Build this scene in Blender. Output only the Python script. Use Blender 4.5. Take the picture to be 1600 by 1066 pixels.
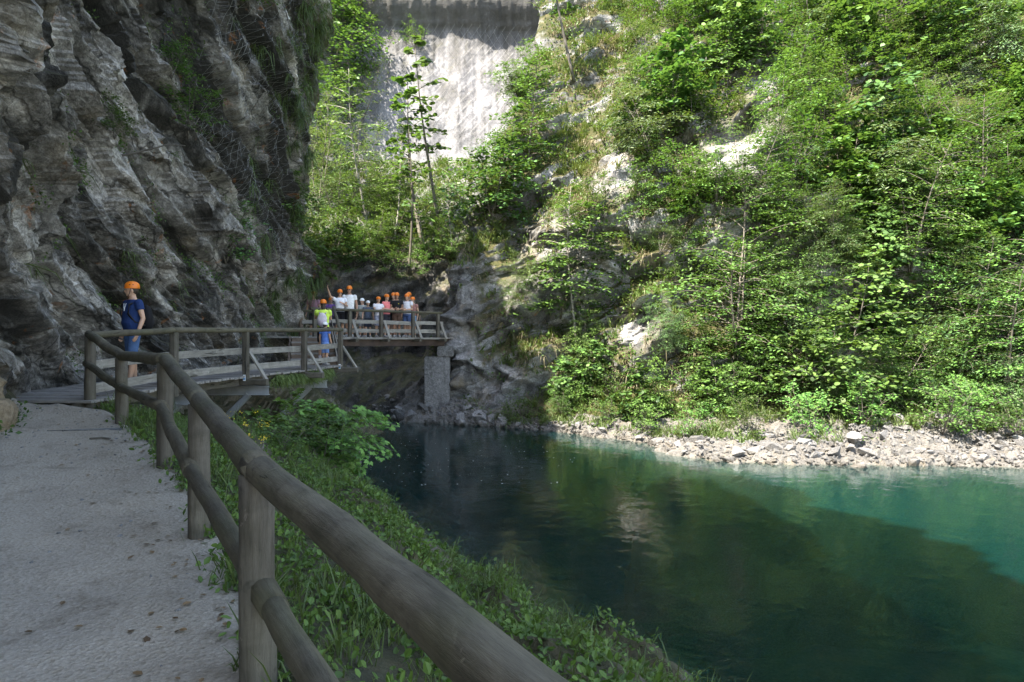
import bpy, bmesh, math, random
import numpy as np
from mathutils import Vector, Matrix, Euler

# ------------------------------------------------------------------ clear
for o in list(bpy.data.objects):
    bpy.data.objects.remove(o)
scene = bpy.context.scene
COL = scene.collection
random.seed(7)
RNG = np.random.default_rng(7)

# ------------------------------------------------------------------ camera
EYE = 3.6
FPX = 1600 * 24 / 36.0
cam_d = bpy.data.cameras.new('camera')
cam_d.lens = 24; cam_d.sensor_width = 36; cam_d.clip_start = 0.05; cam_d.clip_end = 600
cam = bpy.data.objects.new('camera', cam_d)
cam.location = (0, 0, EYE); cam.rotation_euler = (math.radians(90), 0, 0)
COL.objects.link(cam); scene.camera = cam

# ------------------------------------------------------------------ world, sun, exposure
SUN_EL, SUN_AZ = 57.0, 224.0        # azimuth the light comes FROM, clockwise from +y
el, az = math.radians(SUN_EL), math.radians(SUN_AZ)
world = bpy.data.worlds.new('World'); scene.world = world; world.use_nodes = True
wn = world.node_tree.nodes; wl = world.node_tree.links
wn.clear()
sky = wn.new('ShaderNodeTexSky'); sky.sky_type = 'NISHITA'; sky.sun_disc = False
sky.sun_elevation = el; sky.sun_rotation = az
bg = wn.new('ShaderNodeBackground'); bg.inputs['Strength'].default_value = 0.15
wo = wn.new('ShaderNodeOutputWorld')
wl.new(sky.outputs[0], bg.inputs[0]); wl.new(bg.outputs[0], wo.inputs[0])
sun_d = bpy.data.lights.new('sun', 'SUN'); sun_d.energy = 5.0; sun_d.angle = math.radians(0.53)
sun_d.color = (1.0, 0.98, 0.95)
sun = bpy.data.objects.new('sun', sun_d)
from_dir = Vector((math.sin(az) * math.cos(el), math.cos(az) * math.cos(el), math.sin(el)))
sun.rotation_euler = from_dir.to_track_quat('Z', 'Y').to_euler()
sun.location = from_dir * 60
COL.objects.link(sun)
vs = scene.view_settings
vs.view_transform = 'Standard'; vs.look = 'None'; vs.gamma = 1.0; vs.use_curve_mapping = False
vs.exposure = 2.4
vs.use_white_balance = True; vs.white_balance_temperature = 7700; vs.white_balance_tint = 10
scene.render.engine = 'CYCLES'
scene.cycles.max_bounces = 8; scene.cycles.transparent_max_bounces = 12

# ------------------------------------------------------------------ helpers
WZ = 0.4                                   # water level

def at(px, py, d):                         # pixel of the 1600-wide photograph + depth -> world point
    return np.array([(px - 800) / FPX * d, d, EYE - (py - 533) / FPX * d])

def tag(o, label=None, cat=None, group=None, kind=None):
    if label: o['label'] = label
    if cat: o['category'] = cat
    if group: o['group'] = group
    if kind: o['kind'] = kind
    return o

def mesh_np(name, verts, faces, smooth=False, attr=None):
    """faces: (n,k) int array, or list of such arrays"""
    me = bpy.data.meshes.new(name)
    if not isinstance(faces, list): faces = [faces]
    faces = [np.asarray(f, dtype=np.int32) for f in faces if len(f)]
    verts = np.asarray(verts, dtype=np.float32)
    me.vertices.add(len(verts)); me.vertices.foreach_set('co', verts.ravel())
    tot = sum(f.size for f in faces); npoly = sum(len(f) for f in faces)
    me.loops.add(tot); me.polygons.add(npoly)
    me.loops.foreach_set('vertex_index', np.concatenate([f.ravel() for f in faces]))
    starts = []; s = 0
    for f in faces:
        k = f.shape[1]; starts.append(s + np.arange(len(f)) * k); s += f.size
    me.polygons.foreach_set('loop_start', np.concatenate(starts).astype(np.int32))
    me.polygons.foreach_set('use_smooth', np.full(npoly, smooth))
    if attr is not None:
        a = me.attributes.new('v', 'FLOAT', 'POINT'); a.data.foreach_set('value', np.asarray(attr, dtype=np.float32))
    me.update(calc_edges=True)
    return me

def link(name, me, mat=None, parent=None):
    o = bpy.data.objects.new(name, me); COL.objects.link(o)
    if mat is not None and me is not None:
        if len(me.materials) == 0: me.materials.append(mat)
    if parent is not None: o.parent = parent
    return o

def empty(name, loc=(0, 0, 0), rz=0):
    o = bpy.data.objects.new(name, None); COL.objects.link(o)
    o.location = loc; o.rotation_euler = (0, 0, rz); o.empty_display_size = 0.2
    return o

class MB:
    """collects pieces of ONE mesh"""
    def __init__(s): s.v = []; s.f = {}; s.n = 0
    def add(s, verts, faces):
        verts = np.asarray(verts, float)
        for f in faces:
            s.f.setdefault(len(f), []).append([i + s.n for i in f])
        s.v.append(verts); s.n += len(verts)
    def box(s, c, size, R=None):
        sx, sy, sz = [k / 2 for k in size]
        v = np.array([[x, y, z] for x in (-sx, sx) for y in (-sy, sy) for z in (-sz, sz)])
        if R is not None: v = v @ np.array(R).T
        s.add(v + np.asarray(c), [(0, 1, 3, 2), (4, 6, 7, 5), (0, 4, 5, 1), (2, 3, 7, 6), (0, 2, 6, 4), (1, 5, 7, 3)])
    def beam(s, a, b, w, h, up=(0, 0, 1), jit=0.0):
        a = np.asarray(a, float); b = np.asarray(b, float)
        d = b - a; L = np.linalg.norm(d); d /= L
        r = np.cross(d, up); r /= np.linalg.norm(r); u = np.cross(r, d)
        c = 0.12 * min(w, h)
        prof = [(-w/2 + c, -h/2), (w/2 - c, -h/2), (w/2, -h/2 + c), (w/2, h/2 - c), (w/2 - c, h/2), (-w/2 + c, h/2), (-w/2, h/2 - c), (-w/2, -h/2 + c)]
        v = []
        for p in (a, b):
            for (x, y) in prof: v.append(p + r * x + u * y + (RNG.normal(0, jit, 3) if jit else 0))
        f = [(i, (i + 1) % 8, 8 + (i + 1) % 8, 8 + i) for i in range(8)]
        f += [tuple(range(7, -1, -1)), tuple(range(8, 16))]
        s.add(v, f)
    def tube(s, pts, radii, n=8, cap=True, wob=0.0):
        pts = np.asarray(pts, float); m = len(pts)
        radii = np.broadcast_to(np.asarray(radii, float), (m,))
        v = []
        for i in range(m):
            d = pts[min(i + 1, m - 1)] - pts[max(i - 1, 0)]; d = d / (np.linalg.norm(d) + 1e-9)
            ref = np.array([0, 0, 1.0]) if abs(d[2]) < 0.9 else np.array([0, 1.0, 0])
            r = np.cross(d, ref); r /= np.linalg.norm(r); u = np.cross(r, d)
            for k in range(n):
                t = 2 * math.pi * k / n
                rr = radii[i] * (1 + (RNG.normal(0, wob) if wob else 0))
                v.append(pts[i] + rr * (math.cos(t) * r + math.sin(t) * u))
        f = []
        for i in range(m - 1):
            for k in range(n):
                k2 = (k + 1) % n
                f.append((i * n + k, i * n + k2, (i + 1) * n + k2, (i + 1) * n + k))
        if cap: f += [tuple(range(n - 1, -1, -1)), tuple(range((m - 1) * n, m * n))]
        s.add(v, f)
    def loft(s, secs, n=12):
        """secs: (center, rx, ry, xaxis, yaxis)"""
        v = []; m = len(secs)
        for (c, rx, ry, xa, ya) in secs:
            for k in range(n):
                t = 2 * math.pi * k / n
                v.append(np.asarray(c) + rx * math.cos(t) * np.asarray(xa) + ry * math.sin(t) * np.asarray(ya))
        f = []
        for i in range(m - 1):
            for k in range(n):
                k2 = (k + 1) % n
                f.append((i * n + k, i * n + k2, (i + 1) * n + k2, (i + 1) * n + k))
        f += [tuple(range(n - 1, -1, -1)), tuple(range((m - 1) * n, m * n))]
        s.add(v, f)
    def ell(s, c, r, R=None, n=12, m=8):
        v = [[0, 0, -1]]
        for j in range(1, m):
            a = -math.pi / 2 + math.pi * j / m
            for k in range(n):
                t = 2 * math.pi * k / n
                v.append([math.cos(a) * math.cos(t), math.cos(a) * math.sin(t), math.sin(a)])
        v.append([0, 0, 1]); v = np.array(v) * np.asarray(r)
        if R is not None: v = v @ np.array(R).T
        f = []
        for k in range(n):
            k2 = (k + 1) % n
            f.append((0, 1 + k2, 1 + k)); L = 1 + (m - 2) * n
            f.append((L + k, L + k2, len(v) - 1))
            for j in range(m - 2):
                f.append((1 + j * n + k, 1 + j * n + k2, 1 + (j + 1) * n + k2, 1 + (j + 1) * n + k))
        s.add(v + np.asarray(c), f)
    def mesh(s, name, smooth=False):
        me = bpy.data.meshes.new(name)
        fs = [tuple(f) for k in s.f for f in s.f[k]]
        me.from_pydata(np.concatenate(s.v).tolist(), [], fs)
        if smooth: me.polygons.foreach_set('use_smooth', np.full(len(me.polygons), True))
        me.update()
        return me
    def build(s, name, mat, parent=None, smooth=False):
        return link(name, s.mesh(name, smooth), mat, parent)

# ------------------------------------------------------------------ numpy noise
_P = np.random.default_rng(3).permutation(512).astype(np.int64)
_P = np.concatenate([_P, _P, _P])
_G = np.random.default_rng(4).normal(size=(512, 3)); _G /= np.linalg.norm(_G, axis=1)[:, None]

def perlin(p):
    i = np.floor(p).astype(np.int64); f = p - i; i &= 511
    w = f * f * f * (f * (f * 6 - 15) + 10)
    out = 0
    for dx in (0, 1):
        for dy in (0, 1):
            for dz in (0, 1):
                h = _P[_P[_P[(i[..., 0] + dx) & 511] + ((i[..., 1] + dy) & 511)] + ((i[..., 2] + dz) & 511)] & 511
                g = _G[h]
                dot = g[..., 0] * (f[..., 0] - dx) + g[..., 1] * (f[..., 1] - dy) + g[..., 2] * (f[..., 2] - dz)
                ww = (w[..., 0] if dx else 1 - w[..., 0]) * (w[..., 1] if dy else 1 - w[..., 1]) * (w[..., 2] if dz else 1 - w[..., 2])
                out = out + dot * ww
    return out

def fbm(p, oct=4, lac=2.03, gain=0.5):
    a = 1.0; s = 0; q = np.array(p, float)
    for _ in range(oct):
        s = s + a * perlin(q); q = q * lac + 17.3; a *= gain
    return s

def h2(ix, iy, k):
    n = (ix * 374761393 + iy * 668265263 + k * 1442695041) & 0x7fffffff
    n = (n ^ (n >> 13)) * 1274126177 & 0x7fffffff
    return ((n ^ (n >> 16)) & 0xffff) / 65535.0

def facets(x, y, k=0, tilt=0.6):
    """cellular facets: each cell a tilted plane with its own offset -> angular blocks. returns (disp, edge)"""
    ix = np.floor(x).astype(np.int64); iy = np.floor(y).astype(np.int64)
    best = np.full(x.shape, 9.0); sec = np.full(x.shape, 9.0); val = np.zeros(x.shape)
    for dx in (-1, 0, 1):
        for dy in (-1, 0, 1):
            cx = ix + dx; cy = iy + dy
            px = cx + h2(cx, cy, k); py = cy + h2(cx, cy, k + 1)
            ddx = x - px; ddy = y - py
            d = np.abs(ddx) * 0.6 + np.abs(ddy) * 0.6 + 0.5 * np.sqrt(ddx * ddx + ddy * ddy)
            v = (h2(cx, cy, k + 2) - 0.5) + tilt * ((h2(cx, cy, k + 3) - 0.5) * 2 * ddx + (h2(cx, cy, k + 4) - 0.5) * 2 * ddy)
            m = d < best
            sec = np.where(m, best, np.minimum(sec, d))
            val = np.where(m, v, val); best = np.where(m, d, best)
    return val, sec - best

def crags(x, y, k=0, top=0.55, bot=2.6, side=0.9, rnd=0.6, n=1):
    """angular overlapping blocks: the upper envelope of lopsided pyramids, gentle on top, undercut below"""
    ix = np.floor(x).astype(np.int64); iy = np.floor(y).astype(np.int64)
    best = np.full(x.shape, -9.0)
    for dx in range(-n, n + 1):
        for dy in (-2, -1, 0, 1):
            cx = ix + dx; cy = iy + dy
            px = cx + h2(cx, cy, k); py = cy + h2(cx, cy, k + 1)
            ddx = x - px; ddy = y - py
            ra = h2(cx, cy, k + 3); rb = h2(cx, cy, k + 4); rc = h2(cx, cy, k + 5)
            tl = (rc - .5) * .8
            v = rnd * h2(cx, cy, k + 2) - np.maximum(ddy + tl * ddx, 0) * top * (.4 + 1.2 * ra) - np.maximum(-ddy - tl * ddx, 0) * bot * (.5 + rb) - np.maximum(np.abs(ddx) - .15, 0) * side * (.5 + rc)
            best = np.maximum(best, v)
    return best

def polyline(pts, n=None, step=None, smooth=True):
    """resample by arc length, catmull-rom smoothed. pts may have any number of columns"""
    pts = np.asarray(pts, float)
    if smooth:
        q = np.vstack([2 * pts[0] - pts[1], pts, 2 * pts[-1] - pts[-2]])
        out = []
        for i in range(1, len(q) - 2):
            for t in np.linspace(0, 1, 24, endpoint=False):
                a, b, c, d = q[i - 1], q[i], q[i + 1], q[i + 2]
                out.append(0.5 * (2 * b + (c - a) * t + (2 * a - 5 * b + 4 * c - d) * t * t + (3 * b - a - 3 * c + d) * t ** 3))
        out.append(pts[-1]); pts = np.array(out)
    L = np.concatenate([[0], np.cumsum(np.linalg.norm(np.diff(pts[:, :2], axis=0), axis=1))])
    if n is None: n = max(2, int(L[-1] / step) + 1)
    t = np.linspace(0, L[-1], n)
    return np.stack([np.interp(t, L, pts[:, k]) for k in range(pts.shape[1])], 1), t

def soft(D, it=2):
    for _ in range(it):
        Q = np.pad(D, 1, mode='edge')
        D = D * .4 + .15 * (Q[:-2, 1:-1] + Q[2:, 1:-1] + Q[1:-1, :-2] + Q[1:-1, 2:])
    return D

class Surf:
    """a rock face or bank: grid of points P[nu,nv,3]"""
    def __init__(s, P): s.P = P; s.renorm()
    def renorm(s):
        du = np.gradient(s.P, axis=0); dv = np.gradient(s.P, axis=1)
        N = np.cross(du, dv); s.N = N / (np.linalg.norm(N, axis=2, keepdims=True) + 1e-9)
    def displace(s, D, dirs=None):
        s.P = s.P + (s.N if dirs is None else dirs) * D[..., None]; s.renorm()
    def mesh(s, name, smooth=False):
        nu, nv = s.P.shape[:2]
        i = np.arange(nu * nv).reshape(nu, nv)
        f = np.stack([i[:-1, :-1], i[1:, :-1], i[1:, 1:], i[:-1, 1:]], -1).reshape(-1, 4)
        return mesh_np(name, s.P.reshape(-1, 3), f, smooth)
    def proj(s):
        P = s.P.reshape(-1, 3); d = np.maximum(P[:, 1], 0.01)
        s.px = 800 + P[:, 0] / d * FPX; s.py = 533 - (P[:, 2] - EYE) / d * FPX; s.d = np.where(P[:, 1] > 0.5, d, 1e6)
    def hit(s, px, py, r=9.0):
        if not hasattr(s, 'px'): s.proj()
        for k in (1, 2, 4, 8):
            m = np.where(((s.px - px) ** 2 + (s.py - py) ** 2 < (r * k) ** 2) & (s.d < 1e5))[0]
            if len(m): break
        else: return None
        j = m[np.argmin(s.d[m])]
        return s.P.reshape(-1, 3)[j], s.N.reshape(-1, 3)[j]
    def area(s):
        du = np.gradient(s.P, axis=0); dv = np.gradient(s.P, axis=1)
        return np.linalg.norm(np.cross(du, dv), axis=2).ravel()

# ------------------------------------------------------------------ materials
def new_mat(name):
    m = bpy.data.materials.new(name); m.use_nodes = True
    nt = m.node_tree; nt.nodes.clear()
    out = nt.nodes.new('ShaderNodeOutputMaterial')
    return m, nt, out

class NT:
    def __init__(s, nt): s.t = nt
    def n(s, typ, **kw):
        nd = s.t.nodes.new(typ)
        for k, v in kw.items():
            if k == 'inp':
                for a, b in v.items():
                    if isinstance(b, bpy.types.NodeSocket): s.t.links.new(b, nd.inputs[a])
                    else: nd.inputs[a].default_value = b
            else: setattr(nd, k, v)
        return nd
    def coord(s, scale=(1, 1, 1), rot=(0, 0, 0), src='Object'):
        c = s.n('ShaderNodeTexCoord')
        return s.n('ShaderNodeMapping', inp={'Vector': c.outputs[src], 'Scale': scale, 'Rotation': rot}).outputs[0]
    def noise(s, vec, scale, detail=4, rough=0.55, dist=0.0):
        return s.n('ShaderNodeTexNoise', inp={'Vector': vec, 'Scale': scale, 'Detail': detail, 'Roughness': rough, 'Distortion': dist}).outputs[0]
    def ramp(s, fac, stops):
        r = s.n('ShaderNodeValToRGB', inp={'Fac': fac}); e = r.color_ramp.elements
        while len(e) < len(stops): e.new(0.5)
        for k, (p, c) in enumerate(stops):
            e[k].position = p; e[k].color = (*c, 1) if hasattr(c, '__len__') else (c, c, c, 1)
        return r.outputs[0]
    def mix(s, fac, a, b, mode='MIX'):
        m = s.n('ShaderNodeMix', data_type='RGBA', blend_type=mode)
        for i, v in ((0, fac), (6, a), (7, b)):
            if isinstance(v, bpy.types.NodeSocket): s.t.links.new(v, m.inputs[i])
            elif i == 0: m.inputs[0].default_value = v
            else: m.inputs[i].default_value = (*v, 1)
        return m.outputs[2]
    def math(s, op, a, b=0.0):
        m = s.n('ShaderNodeMath', operation=op)
        for i, v in ((0, a), (1, b)):
            if isinstance(v, bpy.types.NodeSocket): s.t.links.new(v, m.inputs[i])
            else: m.inputs[i].default_value = v
        return m.outputs[0]
    def bump(s, h, strength=0.5, dist=0.05):
        return s.n('ShaderNodeBump', inp={'Height': h, 'Strength': strength, 'Distance': dist}).outputs[0]

def rock_mat(name, dark=(0.10, 0.10, 0.10), mid=(0.26, 0.255, 0.25), light=(0.46, 0.455, 0.45), moss=0.5, lichen=0.0,
             stain=0.5, ochre=0.3, strat=None, scale=1.0, topstain_shade=None, mossbias=0.0, mossattr=False, algae=False, cracks=0.0, wet=False):
    m, nt, out = new_mat(name); N = NT(nt)
    co = N.coord()
    big = N.noise(co, 0.55 * scale, 5, 0.6, 0.6)
    fine = N.noise(co, 7.0 * scale, 6, 0.7)
    vf = N.noise(co, 38.0, 4, 0.7)
    mf = N.noise(co, 17.0, 5, 0.75)
    c = N.ramp(big, [(0.33, dark), (0.5, mid), (0.66, light)])
    c = N.mix(0.55, c, N.ramp(fine, [(0.30, dark), (0.5, mid), (0.68, light)]))
    c = N.mix(0.3, c, N.ramp(mf, [(0.38, tuple(k * .5 for k in dark)), (0.5, mid), (0.60, light)]))
    # bedding planes
    if strat:
        sc = N.coord(scale=(1, 1, 1), rot=strat)
        st = N.n('ShaderNodeTexNoise', inp={'Vector': N.n('ShaderNodeMapping', inp={'Vector': sc, 'Scale': (0.35, 0.35, 5.0)}).outputs[0], 'Scale': 1.2, 'Detail': 6, 'Roughness': 0.65}).outputs[0]
        c = N.mix(N.ramp(st, [(0.45, 0.0), (0.62, 0.5)]), c, dark)
    if cracks:
        cv = N.n('ShaderNodeMapping', inp={'Vector': N.coord(rot=strat or (0.3, 0.2, 0)), 'Scale': (0.7, 0.30, 1.9)}).outputs[0]
        cv = N.n('ShaderNodeVectorMath', operation='ADD', inp={0: cv, 1: N.n('ShaderNodeVectorMath', operation='SCALE', inp={0: N.n('ShaderNodeTexNoise', inp={'Vector': co, 'Scale': 1.4, 'Detail': 4}).outputs['Color'], 'Scale': 0.7}).outputs[0]}).outputs[0]
        for sc_, w_, cs_ in ((0.8, .022, 1.0), (2.3, .03, .45)):
            ve = N.n('ShaderNodeTexVoronoi', feature='DISTANCE_TO_EDGE', inp={'Vector': cv, 'Scale': sc_}).outputs['Distance']
            c = N.mix(N.math('MULTIPLY', N.ramp(ve, [(0.0, 1.0), (w_, 0.0)]), cracks * cs_), c, tuple(k * .3 for k in dark))
            vc = N.n('ShaderNodeTexVoronoi', inp={'Vector': cv, 'Scale': sc_}).outputs['Color']
            c = N.mix(0.75 * cs_, c, N.n('ShaderNodeHueSaturation', inp={'Color': c, 'Value': N.math('ADD', N.math('MULTIPLY', N.n('ShaderNodeSeparateColor', inp={0: vc}).outputs[0], 1.3), .35)}).outputs[0])
    # ochre weathering
    oc = N.noise(co, 0.8 * scale, 5, 0.65, 0.3)
    c = N.mix(N.math('MULTIPLY', N.ramp(oc, [(0.52, 0.0), (0.66, 1.0)]), ochre), c, (0.27, 0.21, 0.12))
    # dark water streaks hanging down the face
    sv = N.coord(scale=(1.3, 1.3, 0.16))
    stn = N.noise(sv, 1.0, 5, 0.6, 0.4)
    c = N.mix(N.math('MULTIPLY', N.ramp(stn, [(0.50, 0.0), (0.63, 1.0)]), stain), c, (0.035, 0.035, 0.034))
    if cracks > .7:
        bp_ = N.noise(N.n('ShaderNodeMapping', inp={'Vector': N.coord(rot=strat), 'Scale': (1, .5, 1.6)}).outputs[0], 0.42, 6, 0.65, 0.8)
        c = N.mix(N.ramp(bp_, [(0.455, 0.0), (0.55, 0.9)]), c, (0.026, 0.026, 0.025))
    if topstain_shade:  # stain darkening upward; part of the overhang's shade is put into the colour
        z0, z1 = topstain_shade
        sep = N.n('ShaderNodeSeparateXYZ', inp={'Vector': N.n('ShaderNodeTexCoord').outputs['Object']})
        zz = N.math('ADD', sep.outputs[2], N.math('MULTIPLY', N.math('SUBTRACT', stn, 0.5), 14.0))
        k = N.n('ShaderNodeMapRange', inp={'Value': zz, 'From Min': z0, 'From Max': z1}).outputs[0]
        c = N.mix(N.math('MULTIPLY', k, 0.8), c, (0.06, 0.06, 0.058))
    if lichen:
        ln = N.noise(co, 1.7, 4, 0.7, 0.8)
        c = N.mix(N.math('MULTIPLY', N.ramp(ln, [(0.63, 0.0), (0.69, 1.0)]), lichen), c, (0.36, 0.13, 0.03))
    if moss:
        nz = N.n('ShaderNodeSeparateXYZ', inp={'Vector': N.n('ShaderNodeNewGeometry').outputs['Normal']}).outputs[2]
        mn = N.noise(co, 1.4, 5, 0.65)
        k = N.math('ADD', N.math('MULTIPLY', nz, 0.55), mn)
        k = N.ramp(k, [(0.72 - mossbias, 0.0), (0.92 - mossbias, 1.0)])
        mc = N.ramp(N.noise(co, 5.0, 4, 0.7), [(0.3, (0.018, 0.022, 0.008)), (0.5, (0.045, 0.05, 0.018)), (0.7, (0.10, 0.08, 0.04))])
        if mossattr:
            k = N.math('MULTIPLY', k, N.n('ShaderNodeAttribute', attribute_name='moss').outputs['Fac'])
        c = N.mix(N.math('MULTIPLY', k, moss), c, mc)
    if wet:                                                        # stones by the water are wet
        wz = N.n('ShaderNodeSeparateXYZ', inp={'Vector': N.n('ShaderNodeNewGeometry').outputs['Position']})
        k = N.n('ShaderNodeMapRange', inp={'Value': wz.outputs[2], 'From Min': WZ + 0.16, 'From Max': WZ + 0.06}).outputs[0]
        c = N.mix(N.math('MULTIPLY', k, .75), c, (0.05, 0.045, 0.035))
        rn = N.n('ShaderNodeObjectInfo').outputs['Random']
        c = N.n('ShaderNodeHueSaturation', inp={'Color': c, 'Value': N.math('ADD', N.math('MULTIPLY', rn, .8), .6)}).outputs[0]
    if algae:
        sep = N.n('ShaderNodeSeparateXYZ', inp={'Vector': N.n('ShaderNodeTexCoord').outputs['Object']})
        k = N.n('ShaderNodeMapRange', inp={'Value': sep.outputs[2], 'From Min': WZ + 0.06, 'From Max': WZ - 0.35}).outputs[0]
        c = N.mix(k, c, N.ramp(fine, [(0.35, (0.035, 0.045, 0.03)), (0.65, (0.10, 0.11, 0.075))]))
    hgt = N.math('ADD', N.math('ADD', fine, N.math('MULTIPLY', mf, 0.6)), N.math('MULTIPLY', vf, 0.35))
    p = N.n('ShaderNodeBsdfPrincipled', inp={'Base Color': c, 'Roughness': 0.88, 'Normal': N.bump(hgt, 0.9, 0.06)})
    p.inputs['Specular IOR Level'].default_value = 0.25
    nt.links.new(p.outputs[0], out.inputs[0])
    return m

def simple_mat(name, col, rough=0.6, var=0.15, scale=12.0, bump=0.0, metallic=0.0, stretch=(1, 1, 1), spec=0.4):
    m, nt, out = new_mat(name); N = NT(nt)
    n = N.noise(N.coord(scale=stretch), scale, 4, 0.6)
    lo = tuple(max(0, c * (1 - var)) for c in col); hi = tuple(min(1, c * (1 + var)) for c in col)
    c = N.ramp(n, [(0.3, lo), (0.7, hi)])
    inp = {'Base Color': c, 'Roughness': rough, 'Metallic': metallic}
    if bump: inp['Normal'] = N.bump(n, bump, 0.01)
    p = N.n('ShaderNodeBsdfPrincipled', inp=inp); p.inputs['Specular IOR Level'].default_value = spec
    nt.links.new(p.outputs[0], out.inputs[0])
    return m

def wood_mat(name, dark, light, green=0.0, grain=26.0):
    m, nt, out = new_mat(name); N = NT(nt)
    co = N.coord()
    gr = N.n('ShaderNodeAttribute', attribute_name='grain').outputs['Vector']
    rnd = N.n('ShaderNodeObjectInfo').outputs['Random']
    n1 = N.noise(co, 3.0, 5, 0.6, 1.0); n2 = N.noise(gr, grain, 6, 0.75)
    c = N.ramp(N.math('ADD', N.math('MULTIPLY', n1, 0.45), N.math('MULTIPLY', n2, 0.55)), [(0.36, dark), (0.62, light)])
    c = N.mix(N.math('MULTIPLY', rnd, 0.4), c, dark)
    crack = N.ramp(N.noise(gr, 11.0, 5, 0.6, 0.3), [(0.635, 0.0), (0.665, 1.0)])      # drying cracks along the grain
    c = N.mix(N.math('MULTIPLY', crack, 0.8), c, tuple(k * 0.2 for k in dark))
    c = N.mix(N.ramp(N.noise(co, 9.0, 3, 0.8), [(0.60, 0.0), (0.74, 0.6)]), c, tuple(k * 0.35 for k in dark))
    c = N.mix(N.ramp(N.noise(co, 6.0, 3, 0.7, 1.5), [(0.66, 0.0), (0.72, 0.5)]), c, tuple(min(1, k * 1.5) for k in light))
    if green:
        c = N.mix(N.math('MULTIPLY', N.ramp(N.noise(co, 2.0, 4, 0.6), [(0.45, 0.0), (0.65, 1.0)]), green), c, (0.075, 0.08, 0.035))
    hh = N.math('SUBTRACT', n2, N.math('MULTIPLY', crack, 0.7))
    p = N.n('ShaderNodeBsdfPrincipled', inp={'Base Color': c, 'Roughness': 0.8, 'Normal': N.bump(hh, 0.7, 0.012)})
    p.inputs['Specular IOR Level'].default_value = 0.3
    nt.links.new(p.outputs[0], out.inputs[0])
    return m

def grain_attr(me, a, b, sq=0.10):
    """fibre direction for wood: position with the axis a-b squeezed"""
    n = len(me.vertices); co = np.empty(n * 3); me.vertices.foreach_get('co', co); co = co.reshape(-1, 3)
    d = np.asarray(b, float) - np.asarray(a, float); d /= np.linalg.norm(d) + 1e-9
    al = co @ d; g = co - np.outer(al, d) * (1 - sq)
    at_ = me.attributes.new('grain', 'FLOAT_VECTOR', 'POINT'); at_.data.foreach_set('vector', g.astype(np.float32).ravel())

def leaf_mat(name, dark, light, trans=0.27, tint=(0.18, 0.32, 0.03), attr=True):
    m, nt, out = new_mat(name); N = NT(nt)
    v = N.n('ShaderNodeAttribute', attribute_name='v').outputs['Fac']
    rnd = N.n('ShaderNodeObjectInfo').outputs['Random']
    c = N.ramp(v, [(0.0, dark), (1.0, light)])
    hs = N.n('ShaderNodeHueSaturation', inp={'Color': c, 'Hue': N.math('ADD', N.math('MULTIPLY', rnd, 0.035), 0.482), 'Saturation': 0.95,
             'Value': N.math('ADD', N.math('MULTIPLY', N.math('FRACT', N.math('MULTIPLY', rnd, 7.13)), 0.5), 0.75)}).outputs[0]
    d = N.n('ShaderNodeBsdfPrincipled', inp={'Base Color': hs, 'Roughness': 0.5}); d.inputs['Specular IOR Level'].default_value = 0.35
    tc = N.mix(0.5, hs, tint)
    t = N.n('ShaderNodeBsdfTranslucent', inp={'Color': tc})
    mx = N.n('ShaderNodeMixShader', inp={0: trans}); nt.links.new(d.outputs[0], mx.inputs[1]); nt.links.new(t.outputs[0], mx.inputs[2])
    nt.links.new(mx.outputs[0], out.inputs[0])
    return m

M = {}
M['cliff'] = rock_mat('grey_cliff_rock', (0.05, 0.047, 0.043), (0.30, 0.286, 0.27), (0.76, 0.735, 0.71), moss=0.55, lichen=0.5, stain=0.5, ochre=0.35, cracks=0.85, strat=(0.555, 0, 0), mossbias=-0.02)
M['slope'] = rock_mat('limestone_slope', (0.06, 0.06, 0.062), (0.19, 0.192, 0.195), (0.42, 0.425, 0.435), cracks=0.6, moss=1.0, lichen=0.35, stain=0.5, ochre=0.4, mossbias=0.22, mossattr=True)
M['ravine'] = rock_mat('pale_ravine_rock', (0.085, 0.086, 0.093), (0.165, 0.168, 0.182), (0.27, 0.275, 0.295), moss=0.55, stain=0.5, ochre=0.05, topstain_shade=(22.5, 27.0))
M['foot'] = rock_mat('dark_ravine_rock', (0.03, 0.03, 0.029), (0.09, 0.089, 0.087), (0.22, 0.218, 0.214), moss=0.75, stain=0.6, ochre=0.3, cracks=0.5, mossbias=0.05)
M['bank'] = rock_mat('bank_earth', (0.05, 0.043, 0.035), (0.13, 0.115, 0.09), (0.30, 0.28, 0.25), moss=0.8, stain=0.2, ochre=0.4)
M['shore'] = rock_mat('shore_gravel', (0.06, 0.057, 0.052), (0.13, 0.126, 0.12), (0.24, 0.236, 0.23), moss=0.0, stain=0.0, ochre=0.25, scale=4.0, algae=True)
M['stone'] = rock_mat('shore_stone', (0.07, 0.07, 0.07), (0.17, 0.17, 0.173), (0.30, 0.303, 0.31), moss=0.0, stain=0.0, ochre=0.25, scale=2.0, wet=True)
M['bed'] = rock_mat('river_bed_gravel', (0.05, 0.055, 0.05), (0.10, 0.11, 0.095), (0.17, 0.18, 0.16), moss=0.0, stain=0.0, ochre=0.3, scale=2.0)
M['warmrock'] = rock_mat('warm_rock', (0.13, 0.10, 0.07), (0.30, 0.23, 0.15), (0.46, 0.37, 0.26), moss=0.3, stain=0.2, ochre=0.7)
M['log'] = wood_mat('weathered_log', (0.045, 0.039, 0.028), (0.145, 0.128, 0.092), green=0.35)
M['post'] = wood_mat('weathered_post', (0.048, 0.042, 0.033), (0.145, 0.13, 0.108), green=0.15)
M['board'] = wood_mat('grey_board', (0.13, 0.12, 0.105), (0.33, 0.31, 0.28), green=0.1)
M['plank'] = wood_mat('deck_plank', (0.14, 0.132, 0.122), (0.32, 0.30, 0.28))
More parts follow.
